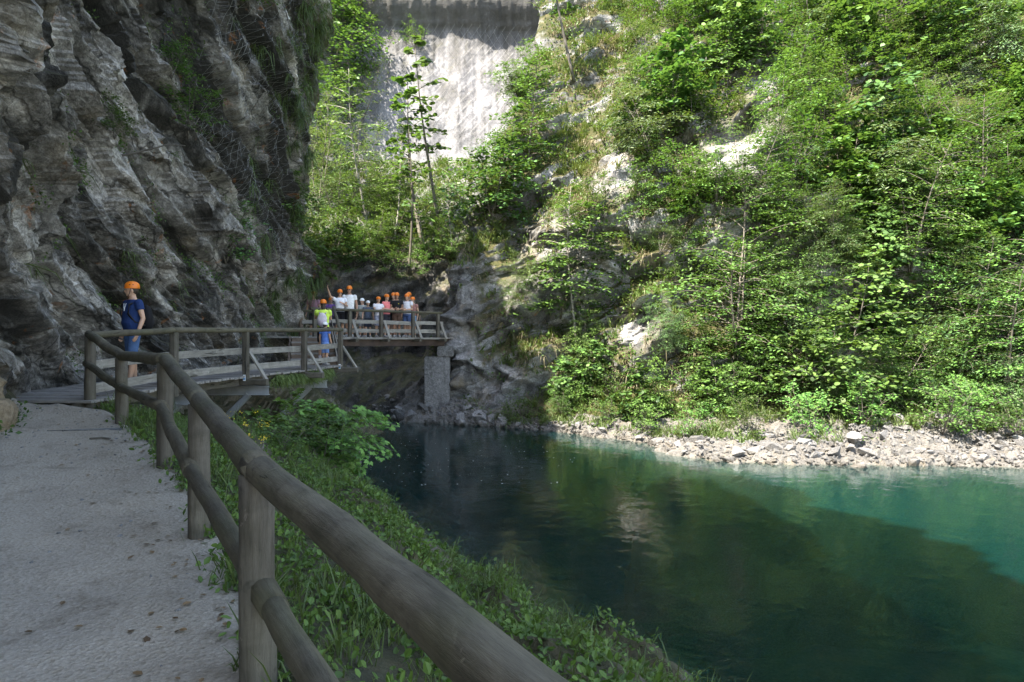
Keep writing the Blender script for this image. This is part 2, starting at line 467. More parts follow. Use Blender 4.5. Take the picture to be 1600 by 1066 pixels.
M['brown'] = wood_mat('brown_board', (0.085, 0.06, 0.043), (0.22, 0.165, 0.125))
M['steel'] = simple_mat('rust_brown_steel', (0.055, 0.035, 0.028), 0.6, 0.4, 5.0, metallic=0.2)
M['zinc'] = simple_mat('galvanised_steel', (0.45, 0.47, 0.5), 0.45, 0.15, 6.0, metallic=0.6)
M['wire'] = simple_mat('net_wire', (0.33, 0.34, 0.35), 0.5, 0.2, 3.0, metallic=0.4)
M['concrete'] = rock_mat('weathered_concrete', (0.06, 0.06, 0.06), (0.16, 0.16, 0.16), (0.36, 0.36, 0.36), moss=0.2, stain=0.6, ochre=0.05)
M['tag'] = simple_mat('tag_plate', (0.72, 0.76, 0.80), 0.4, 0.05)
M['tagblue'] = simple_mat('tag_print', (0.10, 0.28, 0.55), 0.4, 0.1)
M['bark'] = wood_mat('bark', (0.05, 0.045, 0.038), (0.20, 0.18, 0.155), green=0.2, grain=14)
M['palebark'] = wood_mat('pale_bark', (0.14, 0.13, 0.115), (0.40, 0.38, 0.35), green=0.1, grain=14)
M['leafA'] = leaf_mat('hornbeam_leaf', (0.013, 0.050, 0.009), (0.118, 0.25, 0.046))
M['leafB'] = leaf_mat('maple_leaf', (0.014, 0.050, 0.013), (0.11, 0.235, 0.048))
M['leafC'] = leaf_mat('ash_leaf', (0.022, 0.06, 0.022), (0.105, 0.20, 0.065), tint=(0.26, 0.34, 0.06))
M['leafD'] = leaf_mat('dark_leaf', (0.018, 0.045, 0.010), (0.06, 0.12, 0.022), trans=0.3)
M['grass'] = leaf_mat('grass_blade', (0.035, 0.07, 0.014), (0.13, 0.19, 0.05), trans=0.25, tint=(0.28, 0.32, 0.06))
M['drygrass'] = leaf_mat('dry_grass_blade', (0.10, 0.095, 0.045), (0.27, 0.245, 0.14), trans=0.2, tint=(0.30, 0.26, 0.12))
M['weed'] = leaf_mat('undergrowth_leaf', (0.015, 0.038, 0.008), (0.075, 0.14, 0.024))
M['bankleaf'] = leaf_mat('bank_leaf', (0.035, 0.095, 0.016), (0.15, 0.29, 0.05))
M['litter'] = leaf_mat('dry_leaf', (0.06, 0.035, 0.015), (0.20, 0.13, 0.06), trans=0.1, tint=(0.2, 0.12, 0.05))
M['petal'] = leaf_mat('yellow_petal', (0.55, 0.42, 0.02), (0.75, 0.6, 0.03), trans=0.25, tint=(0.6, 0.5, 0.02))
M['foam'] = simple_mat('foam_fleck', (0.55, 0.55, 0.5), 0.6, 0.1)

# path
def path_mat():
    m, nt, out = new_mat('gravel_path'); N = NT(nt)
    co = N.coord()
    a = N.noise(co, 1.2, 5, 0.6); b = N.noise(co, 60.0, 4, 0.8); v = N.n('ShaderNodeTexVoronoi', inp={'Vector': co, 'Scale': 42.0})
    c = N.ramp(a, [(0.3, (0.20, 0.16, 0.112)), (0.5, (0.31, 0.255, 0.185)), (0.7, (0.40, 0.335, 0.25))])
    c = N.mix(0.42, c, N.ramp(b, [(0.35, (0.13, 0.108, 0.078)), (0.65, (0.50, 0.43, 0.34))]))
    c = N.mix(0.18, c, N.n('ShaderNodeHueSaturation', inp={'Color': v.outputs['Color'], 'Saturation': 0.0, 'Value': 0.5}).outputs[0])
    c = N.mix(N.ramp(N.noise(co, 2.6, 6, 0.7, 0.5), [(0.54, 0.0), (0.66, 0.55)]), c, (0.15, 0.12, 0.085))
    p = N.n('ShaderNodeBsdfPrincipled', inp={'Base Color': c, 'Roughness': 0.9, 'Normal': N.bump(N.math('ADD', b, v.outputs['Distance']), 0.8, 0.015)})
    nt.links.new(p.outputs[0], out.inputs[0]); return m
M['path'] = path_mat()

def water_mat():
    m, nt, out = new_mat('clear_green_water'); N = NT(nt)
    co = N.coord(scale=(1, 1.0, 1))
    h = N.math('ADD', N.noise(co, 1.3, 3, 0.5, 0.8), N.math('MULTIPLY', N.noise(co, 7.0, 3, 0.6), 0.22))
    bmp = N.bump(h, 0.3, 0.06)
    fr = N.n('ShaderNodeFresnel', inp={'IOR': 1.33, 'Normal': bmp})
    tr = N.n('ShaderNodeBsdfTransparent', inp={'Color': (0.93, 0.97, 0.96, 1)})
    df = N.n('ShaderNodeBsdfDiffuse', inp={'Color': (0.001, 0.040, 0.042, 1)})
    t2 = N.n('ShaderNodeMixShader', inp={0: 0.28}); nt.links.new(tr.outputs[0], t2.inputs[1]); nt.links.new(df.outputs[0], t2.inputs[2]); tr = t2
    gl = N.n('ShaderNodeBsdfGlossy', inp={'Color': (1, 1, 1, 1), 'Roughness': 0.03, 'Normal': bmp})
    mx = N.n('ShaderNodeMixShader', inp={0: fr.outputs[0]})
    nt.links.new(tr.outputs[0], mx.inputs[1]); nt.links.new(gl.outputs[0], mx.inputs[2])
    nt.links.new(mx.outputs[0], out.inputs['Surface'])
    va = N.n('ShaderNodeVolumeAbsorption', inp={'Color': (0.10, 0.50, 0.52, 1), 'Density': 0.75})
    nt.links.new(va.outputs[0], out.inputs['Volume'])
    return m
M['water'] = water_mat()

# ================================================================== THE SETTING
# ---- left cliff: strata dip away from the camera, each bed overhangs the one below
def left_cliff():
    base = [(-3.6, -9), (-4.0, -2), (-4.9, 3), (-6.0, 6.5), (-7.5, 9.8), (-8.1, 12.0), (-7.85, 14.5), (-7.6, 17), (-7.55, 20), (-7.7, 22.5), (-7.75, 24.6), (-8.7, 26.2), (-11.5, 28.5), (-16, 31)]
    bl0, t0 = polyline(base, n=3000)
    wgt = np.where((bl0[:, 1] > 7) & (bl0[:, 1] < 26), 1.0, .22); cw = np.cumsum(wgt); 
    idx = np.searchsorted(cw, np.linspace(cw[0], cw[-1], 570)).clip(0, 2999)
    bl, t = bl0[idx], t0[idx]
    ia, ib = np.argmax(bl0[:, 1] > 7), np.argmax(bl0[:, 1] > 26); sh = 0.62 * (np.clip(t, t0[ia], t0[ib]) - t0[ib])   # rows run along the dip
    zz = np.arange(sh.min(), 20.5, 0.046)
    tan = np.gradient(bl0, axis=0)[idx]; tan /= np.linalg.norm(tan, axis=1)[:, None]
    nrm = np.stack([tan[:, 1], -tan[:, 0]], 1)          # towards the gorge (+x)
    U, Z = np.meshgrid(t, zz, indexing='ij'); Z = np.clip(Z - sh[:, None], 0, 20.5)
    P = np.zeros(U.shape + (3,)); P[..., 0] = bl[:, None, 0]; P[..., 1] = bl[:, None, 1]; P[..., 2] = Z
    dirs = np.zeros_like(P); dirs[..., 0] = nrm[:, None, 0]; dirs[..., 1] = nrm[:, None, 1]
    q = P * 1.0
    warp = fbm(q * 0.22, 3) * 0.9 + fbm(q * 1.1 + 5, 2) * 0.12
    s = (Z + 0.62 * U) / 1.18 + warp
    w = (U - 0.62 * Z) / 1.18 + fbm(q * 0.5 + 9, 2) * 0.8
    sf = s / 1.35; sk = sf - np.floor(sf); D = 0.5 * np.clip(sk / .1, 0, 1) * (1 - sk) * (.5 + h2(np.floor(sf).astype(np.int64), np.floor(w / 5).astype(np.int64), 3)) + 1.05 * crags(w / 7.0, s / 1.7, 11, .5, 2.6, .4) + 0.36 * crags(w / 2.4, s / 0.62, 31, .6, 2.4, .6) + 0.15 * crags(w / 0.75, s / 0.27, 51, .7, 2.0, .9, .8)
    f1, _ = facets(w / 2.2, s / 0.62, 15, 0.45); f2, _ = facets(w / .8, s / .27, 25, .5); f3, _ = facets(w / .3, s / .12, 35, .5)
    D += 0.40 * f1 + 0.18 * f2 + 0.06 * f3
    D += 0.6 * fbm(q * 0.16 + 3, 2) - 0.25
    yy = P[..., 1]
    # lean outwards with height near the camera, a lip over the landing by the bridge
    lean = np.clip((14.5 - yy) / 8, 0, 1) * 0.16 * np.clip(Z - 4, 0, 12)
    lip = np.clip((yy - 19.5) / 3, 0, 1) * np.clip((27 - yy) / 2, 0, 1) * (np.clip((Z - 5.0) / 0.9, 0, 1) * 0.75 - 0.55)
    # foot spreads towards the walkway
    foot = np.clip(3.4 - Z, 0, 3) * 0.18 * np.clip((21 - yy) / 3, 0, 1)
    D = D + lean + lip + foot
    keep = np.clip((Z - 2.2) / 1.5, 0.35, 1)
    D = np.where(D > 0.55, 0.55 + (D - 0.55) * np.where(Z < 5.2, 0.35, 1.0), D) * keep
    S = Surf(P); S.displace(D, dirs)
    nu, nv = P.shape[:2]; ii = np.arange(nu * nv).reshape(nu, nv)
    f = np.stack([ii[:-1, :-1], ii[1:, :-1], ii[1:, 1:], ii[:-1, 1:]], -1).reshape(-1, 4)
    zf = Z.ravel()[f]; f = f[~((zf.max(1) <= 0) | (zf.min(1) >= 20.5))]
    used = np.unique(f); mp = np.zeros(nu * nv, np.int64); mp[used] = np.arange(len(used))
    o = link('left_cliff', mesh_np('left_cliff', S.P.reshape(-1, 3)[used], mp[f]), M['cliff']); tag(o, kind='structure')
    S.sh, S.zz = sh, zz
    return S

# ---- right slope
SLOPE_BASE = [(2.0, 44, .6), (-0.6, 36, .6), (-2.1, 31, .4), (-2.75, 28.6, .3), (-2.35, 27.1, .3), (-0.6, 26.1, .35), (1.5, 24.9, .5), (4.0, 23.3, .65), (7.5, 22.2, .8), (12, 21.8, .95), (16.5, 21.3, 1.0), (23, 19.6, 1.0), (32, 15.5, 1.0), (40, 9, 1.0)]
BARE_ROCK = [(1165, 235, 75, 48), (965, 270, 30, 42), (880, 375, 70, 42), (712, 500, 34, 150), (1285, 415, 30, 26), (770, 605, 70, 45), (1190, 130, 25, 35), (840, 470, 60, 45), (1210, 330, 40, 40), (1000, 520, 40, 30)]
def right_slope():
    bl, t = polyline(SLOPE_BASE, n=660)
    hh = np.concatenate([np.linspace(-0.6, 9, 200), np.linspace(9, 31, 200)[1:]])
    U, H = np.meshgrid(t, hh, indexing='ij')
    bx = bl[:, None, 0] + 0 * H; by = bl[:, None, 1] + 0 * H; bz = bl[:, None, 2] + 0 * H
    tan = np.gradient(bl[:, :2], axis=0); tan /= np.linalg.norm(tan, axis=1)[:, None]
    outn = np.stack([tan[:, 1], -tan[:, 0]], 1)
    back = -outn                                              # into the hill
    # soften the direction so that the hill recedes mostly along +y
    back = back * 0.45 + np.array([0.22, 0.95]); back /= np.linalg.norm(back, axis=1)[:, None]
    near_nose = np.clip(1 - (bl[:, 0] + 2.8) / 5.0, 0, 1)[:, None]
    h = np.clip(H, 0, None)
    # bank toe, rock step, then a slope of about 55 degrees with ledges
    toe = np.minimum(h, 1.4) * 0.9 * (1 - near_nose)
    steep = np.clip(h - 1.4, 0, 5.0) * (0.20 - 0.12 * near_nose)
    steep2 = np.clip(h - 6.4, 0, 40) * (0.66 + 0.06 * near_nose)
    q = np.stack([bx * 1.0, by, H * 1.0], -1)
    ledge = 0.9 * fbm(np.stack([U * 0.22, H * 0.30, 0 * H + 4], -1), 3)
    setb = toe + steep + steep2 + ledge * np.clip(h / 4, 0, 1)
    P = np.stack([bx + back[:, None, 0] * setb, by + back[:, None, 1] * setb, bz + H], -1)
    S = Surf(P)
    out3 = np.zeros_like(P); out3[..., 0] = outn[:, None, 0] * 0.5 + S.N[..., 0] * 0.5; out3[..., 1] = outn[:, None, 1] * 0.5 + S.N[..., 1] * 0.5; out3[..., 2] = 0.1
    warp = fbm(P * 0.35, 3) * 0.8
    a = U * 0.9 + H * 0.45 + warp; b = H * 0.9 - U * 0.45 + warp
    rocky = np.clip(0.75 + 1.3 * fbm(P * 0.16 + 8, 3), 0.35, 1.3)
    rocky = np.maximum(rocky, near_nose * np.clip(1.6 - h / 6, 0, 1.2))
    f1, _ = facets(a / 2.3, b / 1.5, 71, 0.6); f2, _ = facets(a / 0.85, b / 0.5, 81, 0.6); f3, _ = facets(a / 0.32, b / 0.2, 91, 0.6)
    f = (H / 1.9 + warp * 0.8); fr = f - np.floor(f)
    D = (0.45 * f1 + 0.16 * f2 + 0.05 * f3 + 1.15 * crags(a / 3.0, b / 1.7, 75) + 0.55 * crags(a / 1.1, b / 0.65, 85) + 0.17 * crags(a / .42, b / .26, 95) - .5) * rocky * np.clip(h / 1.2, 0.12, 1) + 0.55 * np.clip(fr / 0.15, 0, 1) * (1 - fr) * rocky * np.clip(h / 2, 0, 1)
    D += 0.5 * fbm(P * 0.3, 3) * np.clip(h / 2, 0, 1) + 0.04 * fbm(P * 3.5, 2)
    S.displace(soft(D, 1), out3)
    pts = lambda: S.P.reshape(-1, 3)
    for (px, py, r, amt) in ((1130, 455, 2.2, -1.7), (1180, 250, 1.7, 0.9), (1000, 400, 1.6, -0.9), (960, 255, 1.5, .7), (880, 375, 1.6, .6), (1420, 560, 2.6, -1.2), (1290, 410, 1.0, .7)):
        c = S.hit(px, py)[0]; dd = np.linalg.norm(S.P - c, axis=2)
        S.P = S.P + out3 * (amt * np.exp(-(dd / r) ** 4))[..., None]; S.renorm(); del S.px
    S.proj(); mo = np.ones(len(S.px))
    for a, b2, c, d in BARE_ROCK:
        k = ((S.px - a) / c) ** 2 + ((S.py - b2) / d) ** 2
        mo *= 1 - np.exp(-k ** 2)
    S.moss = mo
    me = S.mesh('right_slope'); at_ = me.attributes.new('moss', 'FLOAT', 'POINT'); at_.data.foreach_set('value', mo.astype(np.float32))
    o = link('right_slope', me, M['slope']); tag(o, kind='structure')
    return S

# ---- ravine behind the footbridge: slab, dark wall, green slope, pale cliff with overhang
def ravine():
    prof = [(29.6, -0.9), (31.0, 0.9), (33.2, 2.4), (34.2, 3.2), (34.6, 5.0), (35.1, 7.4), (36.2, 8.6), (40.5, 11.7), (46.0, 15.2), (48.2, 16.8), (49.0, 19.5), (50.0, 23.0), (50.9, 26.4), (50.6, 27.4), (49.9, 28.6), (49.7, 31), (50.2, 36)]
    pr, _ = polyline([(a, b) for a, b in prof], n=310)
    xs = np.linspace(-24, 9, 420)
    X, I = np.meshgrid(xs, np.arange(len(pr)), indexing='ij')
    Y = pr[None, :, 0] + 0 * X; Z = pr[None, :, 1] + 0 * X
    lowk = np.clip((34.5 - Y) / 4, 0, 1)
    Y = Y + np.clip(-9 - X, 0, 20) * 0.35 * lowk + np.clip(X + 4, 0, 20) * 0.1
    P = np.stack([X, Y, Z], -1)
    S = Surf(P); S.N = np.where((S.N[..., 1:2] > 0) , -S.N, S.N)
    N0 = S.N.copy(); N0[..., 2] = np.clip(N0[..., 2], -0.2, 1)
    warp = fbm(P * 0.3, 3) * 0.8
    a = X * 0.85 + Z * 0.5 + warp; b = Z * 0.85 - X * 0.5 + warp
    f1, _ = facets(a / 2.4, b / 1.4, 171, 0.6); f2, _ = facets(a / 0.8, b / 0.5, 181, 0.6); f3, _ = facets(a / 0.35, b / 0.2, 191, 0.6)
    amp = np.where(Y > 47, 0.09, 0.8)
    D = (0.5 * f1 + 0.2 * f2 + 0.08 * f3 + 0.8 * crags(a / 2.6, b / 1.3, 175) + 0.45 * crags(a / 1.0, b / 0.5, 185) + 0.2 * crags(a / .4, b / .22, 195) - .5) * amp + (0.5 + .9 * np.clip((Y - 38) / 4, 0, 1) * np.clip((49 - Y) / 1, 0, 1)) * fbm(P * 0.15 + 2, 3) + 0.05 * fbm(P * 3, 2)
    gul = np.clip((Y - 47) / 2, 0, 1) * (0.5 * fbm(np.stack([X * 0.5, Z * 0.06, 0 * X], -1), 4))
    # the pale wall stands back in the middle and comes forward at the left
    fwd = np.clip((Y - 36) / 6, 0, 1) * np.clip((-11.5 - X) / 4, 0, 1.6) * 3.5
    S.displace(soft(D + gul + fwd, 1), N0)
    S.N = np.where((S.N[..., 1:2] > 0), -S.N, S.N)
    j = int(np.argmax(pr[:, 1] > 9.5))
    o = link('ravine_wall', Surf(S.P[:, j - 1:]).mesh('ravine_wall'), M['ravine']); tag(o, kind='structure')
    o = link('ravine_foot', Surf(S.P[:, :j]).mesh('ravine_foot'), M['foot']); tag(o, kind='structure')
    return S

# ---- near bank with the path: cross-sections from the cliff foot to under the water
BANK = [  # y : cliff foot (x,z), path left, path right/rail, edge, mid slope, shore(x), under
    # (y_rail, (xc,zc), (xl,zl), (xr,zr), (xe,ze), (xm,zm), xs, ys)
    (-9.0, (-4.2, 2.3), (-3.4, 2.02), (4.6, 2.0), (5.2, 1.9), (6.3, 1.2), 7.6, -4.5),
    (-3.0, (-4.4, 2.3), (-3.6, 2.02), (2.2, 2.0), (2.8, 1.9), (3.8, 1.2), 5.2, 0.5),
    (0.0, (-4.6, 2.3), (-3.9, 2.05), (0.5, 2.03), (1.1, 1.9), (2.0, 1.2), 3.2, 3.5),
    (2.8, (-5.0, 2.35), (-4.3, 2.12), (-0.95, 2.1), (-0.45, 1.95), (0.4, 1.25), 1.4, 6.2),
    (4.9, (-5.6, 2.4), (-5.0, 2.2), (-2.1, 2.18), (-1.6, 2.02), (-0.8, 1.3), 0.0, 8.2),
    (6.7, (-6.4, 2.5), (-5.6, 2.36), (-3.3, 2.33), (-2.75, 2.2), (-1.9, 1.4), -1.2, 10.2),
    (8.9, (-7.3, 2.65), (-6.6, 2.55), (-5.0, 2.5), (-4.3, 2.3), (-3.2, 1.6), -2.3, 12.4),
    (10.0, (-7.8, 2.75), (-7.2, 2.68), (-6.1, 2.6), (-5.3, 2.35), (-4.2, 1.7), -3.0, 13.6),
    (11.5, (-8.3, 2.5), (-7.9, 2.1), (-6.8, 1.8), (-6.0, 1.6), (-4.8, 1.2), -3.5, 14.6),
    (14.5, (-8.3, 2.4), (-7.9, 2.0), (-6.6, 1.6), (-5.7, 1.5), (-4.8, 1.1), -3.9, 16.5),
    (17.5, (-8.2, 2.6), (-7.6, 2.2), (-6.4, 1.6), (-5.7, 1.4), (-4.9, 1.0), -4.25, 18.8),
    (20.5, (-8.4, 2.9), (-7.7, 2.4), (-6.6, 1.7), (-5.9, 1.4), (-5.2, 1.0), -4.6, 21.0),
    (24.0, (-9.0, 3.2), (-8.1, 2.8), (-7.1, 2.0), (-6.4, 1.5), (-5.7, 1.0), -4.95, 24.2),
    (27.5, (-11, 3.0), (-10, 2.6), (-8.6, 1.8), (-7.6, 1.2), (-6.6, .8), -5.4, 27.0),
    (31.0, (-13, 2.0), (-12, 1.6), (-10.5, 1.2), (-9.2, .8), (-8.0, .5), -6.5, 30.0)]
def near_bank():
    rows = []
    for (y, c, l, r, e, m, xs, ys) in BANK:
        dy = ys - y
        pts = [(c[0] - 1.6, y, c[1] + 0.2), (c[0], y, c[1]), (l[0], y, l[1]), ((l[0] + r[0]) / 2, y, (l[1] + r[1]) / 2 + .01), (r[0], y, r[1]), (e[0], y + dy * .15, e[1]),
               (m[0], y + dy * .55, m[1]), (xs, ys, WZ), (xs + 1.0, ys + .9, WZ - .6), (xs + 2.5, ys + 2.0, WZ - 1.5)]
        rows.append(pts)
    R = np.array(rows)                                   # (stations, 10, 3)
    lines = [polyline(R[:, k, :], n=340)[0] for k in range(R.shape[1])]
    L = np.stack(lines, 1)
    sub = [4, 10, 10, 10, 10, 14, 24, 22, 12, 8]
    cols = []
    for k in range(L.shape[1] - 1):
        for tt in np.linspace(0, 1, sub[k] * 2, endpoint=False):
            cols.append(L[:, k] * (1 - tt) + L[:, k + 1] * tt)
    cols.append(L[:, -1])
    P = np.stack(cols, 1)
    S = Surf(P); S.N *= np.where(S.N[..., 2:3] < 0, -1, 1)
    cum = np.cumsum([s * 2 for s in sub]); j = np.arange(P.shape[1])
    off = np.clip((j - cum[4]) / 12, 0, 1)[None, :] * np.ones((P.shape[0], 1))      # bank side
    offl = np.clip((cum[1] - j) / 8, 0, 1)[None, :] * np.ones((P.shape[0], 1))      # cliff side
    under = np.clip((P[..., 1] - 10.6) / 1.2, 0, 1)
    k = np.maximum(np.maximum(off, offl), under)
    f1, _ = facets(P[..., 0] / 0.9, P[..., 1] / 0.9, 211, 0.6); f2, _ = facets(P[..., 0] / 0.33, P[..., 1] / 0.33, 221, 0.6)
    D = k * (0.26 * f1 + 0.12 * f2 + 0.25 * fbm(P * 0.8, 3)) + 0.022 * fbm(P * 2.2, 3) + 0.03 * fbm(P * 0.5, 2)
    S.displace(D)
    S.N *= np.where(S.N[..., 2:3] < 0, -1, 1)
    # the walked strip is its own surface, laid over the bank
    o = link('near_bank', S.mesh('near_bank', True), M['bank']); tag(o, kind='structure')
    a, b = cum[1] - 6, cum[3] + 3
    yy = P[:, cum[2], 1]; i1 = int(np.searchsorted(yy, 10.15))
    PS = S.P[:i1, a:b].copy(); ee = np.linspace(-1, 1, PS.shape[1])
    edge = np.clip((1 - np.abs(ee)) * 6, 0, 1)
    wob = fbm(np.stack([PS[..., 0] * 1.3, PS[..., 1] * 1.3, 0 * PS[..., 0]], -1), 3)
    PS[..., 2] += -0.03 + 0.055 * edge[None, :] + 0.02 * wob * (1 - edge[None, :])
    SP = Surf(PS); SP.N *= np.where(SP.N[..., 2:3] < 0, -1, 1)
    o = link('path', SP.mesh('path', True), M['path']); tag(o, kind='structure')
    return S, SP

# ---- shore on the far side
SHORE = [(-4.7, 27.7), (-4.0, 27.0), (-3.2, 26.6), (-1.4, 26.0), (0.9, 24.7), (2.6, 23.0), (3.9, 21.4), (4.6, 19.6), (5.6, 18.2), (8.5, 17.6), (13, 17.4), (20, 15.6), (28, 11.5), (36, 5)]
def far_shore():
    sl, _ = polyline(SHORE, n=520)
    tl, _ = polyline([(-4.7, 30.2, 1.2), (-4.0, 29.4, 1.5), (-3.2, 28.4, 1.7), (-2.0, 27.4, 1.3)] + [p for p in SLOPE_BASE[5:]], n=520)
    nv = 90
    v = np.linspace(-1.6, 1.12, nv)
    A = sl[:, None, :]; B = tl[:, None, :2]
    xy = A + (B - A) * v[None, :, None]
    z = np.where(v < 0, WZ + v * 1.7, WZ + (tl[:, None, 2] + 0.25 - WZ) * np.clip(v, 0, 1.2) ** 0.8)
    P = np.concatenate([xy, (z + 0 * xy[..., 0])[..., None]], -1)
    S = Surf(P); S.N *= np.where(S.N[..., 2:3] < 0, -1, 1)
    f1, _ = facets(P[..., 0] / 0.45, P[..., 1] / 0.45, 311, 0.7); f2, _ = facets(P[..., 0] / 0.2, P[..., 1] / 0.2, 321, 0.7)
    S.displace((0.16 * f1 + 0.09 * f2) * np.clip(1 + v * 2.5, .12, 1)[None, :] + 0.22 * fbm(P * 0.5, 3)); S.N *= np.where(S.N[..., 2:3] < 0, -1, 1)
    o = link('gravel_bar', S.mesh('gravel_bar'), M['shore']); tag(o, kind='structure')
    return S, o

def water_and_bed():
    # bed
    xs = np.linspace(-30, 60, 120); ys = np.linspace(-30, 40, 110)
    X, Y = np.meshgrid(xs, ys, indexing='ij')
    P = np.stack([X, Y, 0 * X], -1)
    P[..., 2] = -1.9 + 0.55 * fbm(P * 0.25, 3) + 0.15 * fbm(P * 1.1, 2)
    o = link('river_bed', Surf(P).mesh('river_bed', True), M['bed']); tag(o, kind='structure')
    mb = MB(); mb.box((15, 5, (WZ - 4) / 2), (90, 70, 4 + WZ))
    o = mb.build('river', M['water']); tag(o, kind='structure')

LC = left_cliff(); RS = right_slope(); RV = ravine()
NB, PATH = near_bank(); FS, gravel_bar = far_shore(); water_and_bed()

# ================================================================== WOODWORK
def wob_line(a, b, n, amp):
    a = np.asarray(a, float); b = np.asarray(b, float)
    t = np.linspace(0, 1, n)[:, None]
    p = a * (1 - t) + b * t
    p += amp * np.stack([fbm(np.concatenate([t * 3 + k * 7.1 + a[0], t * 0 + a[1], t * 0 + k], 1), 2) for k in range(3)], 1) * np.sin(np.pi * t)
    return p

def log(name, a, b, r0, r1, mat, parent, n=14, seg=12, amp=0.03):
    mb = MB(); mb.tube(wob_line(a, b, n, amp), np.linspace(r0, r1, n), seg, True, 0.035)
    ob = mb.build(name, mat, parent, True); grain_attr(ob.data, a, b); return ob

def beam(name, a, b, w, h, mat, parent, up=(0, 0, 1), jit=0.003):
    mb = MB(); mb.beam(a, b, w, h, up, jit); ob = mb.build(name, mat, parent); grain_attr(ob.data, a, b); return ob

V = lambda *a: np.array(a, float)

# ---- log railing along the path
def log_railing():
    root = empty('log_railing', (-3.4, 6.7, 2.3))
    tag(root, 'weathered log railing with round posts along the gravel path', 'railing')
    inv = -V(-3.4, 6.7, 2.3)
    spots = [at(141, 524, 10.0), at(190, 556, 8.9), at(258, 562, 6.7), at(311, 625, 4.9), at(402, 730, 2.9), V(0.35, 0.7, 2.95)]
    base = [2.55, 2.38, 2.28, 2.08, 2.0, 1.95]
    for p, bz in zip(spots, base):
        top = p + V(0, 0, -0.03)
        mb = MB(); r = 0.074
        mb.tube(wob_line(V(p[0] + .0, p[1], bz - .25) + inv, top + inv, 7, 0.012), [r * 1.04] * 4 + [r] * 3, 14, True, 0.03)
        ob = mb.build('post', M['post'], root, True); grain_attr(ob.data, (0, 0, 0), (0, 0, 1))
    for i in range(len(spots) - 1):
        a, b = spots[i], spots[i + 1]
        d = (b - a) / np.linalg.norm(b - a)
        log('handrail', a - d * .07 + inv, b + d * .07 + inv, 0.062, 0.066, M['log'], root)
    low = [at(137, 570, 9.95), at(190, 606, 8.8), at(250, 634, 6.6), at(296, 730, 4.82), V(-1.0, 2.8, 2.55), V(0.3, 0.6, 2.45)]
    for i in range(len(low) - 1):
        a, b = low[i], low[i + 1]; d = (b - a) / np.linalg.norm(b - a)
        log('lower_rail', a - d * .1 + inv, b + d * .12 + inv, 0.05, 0.058, M['log'], root)
log_railing()

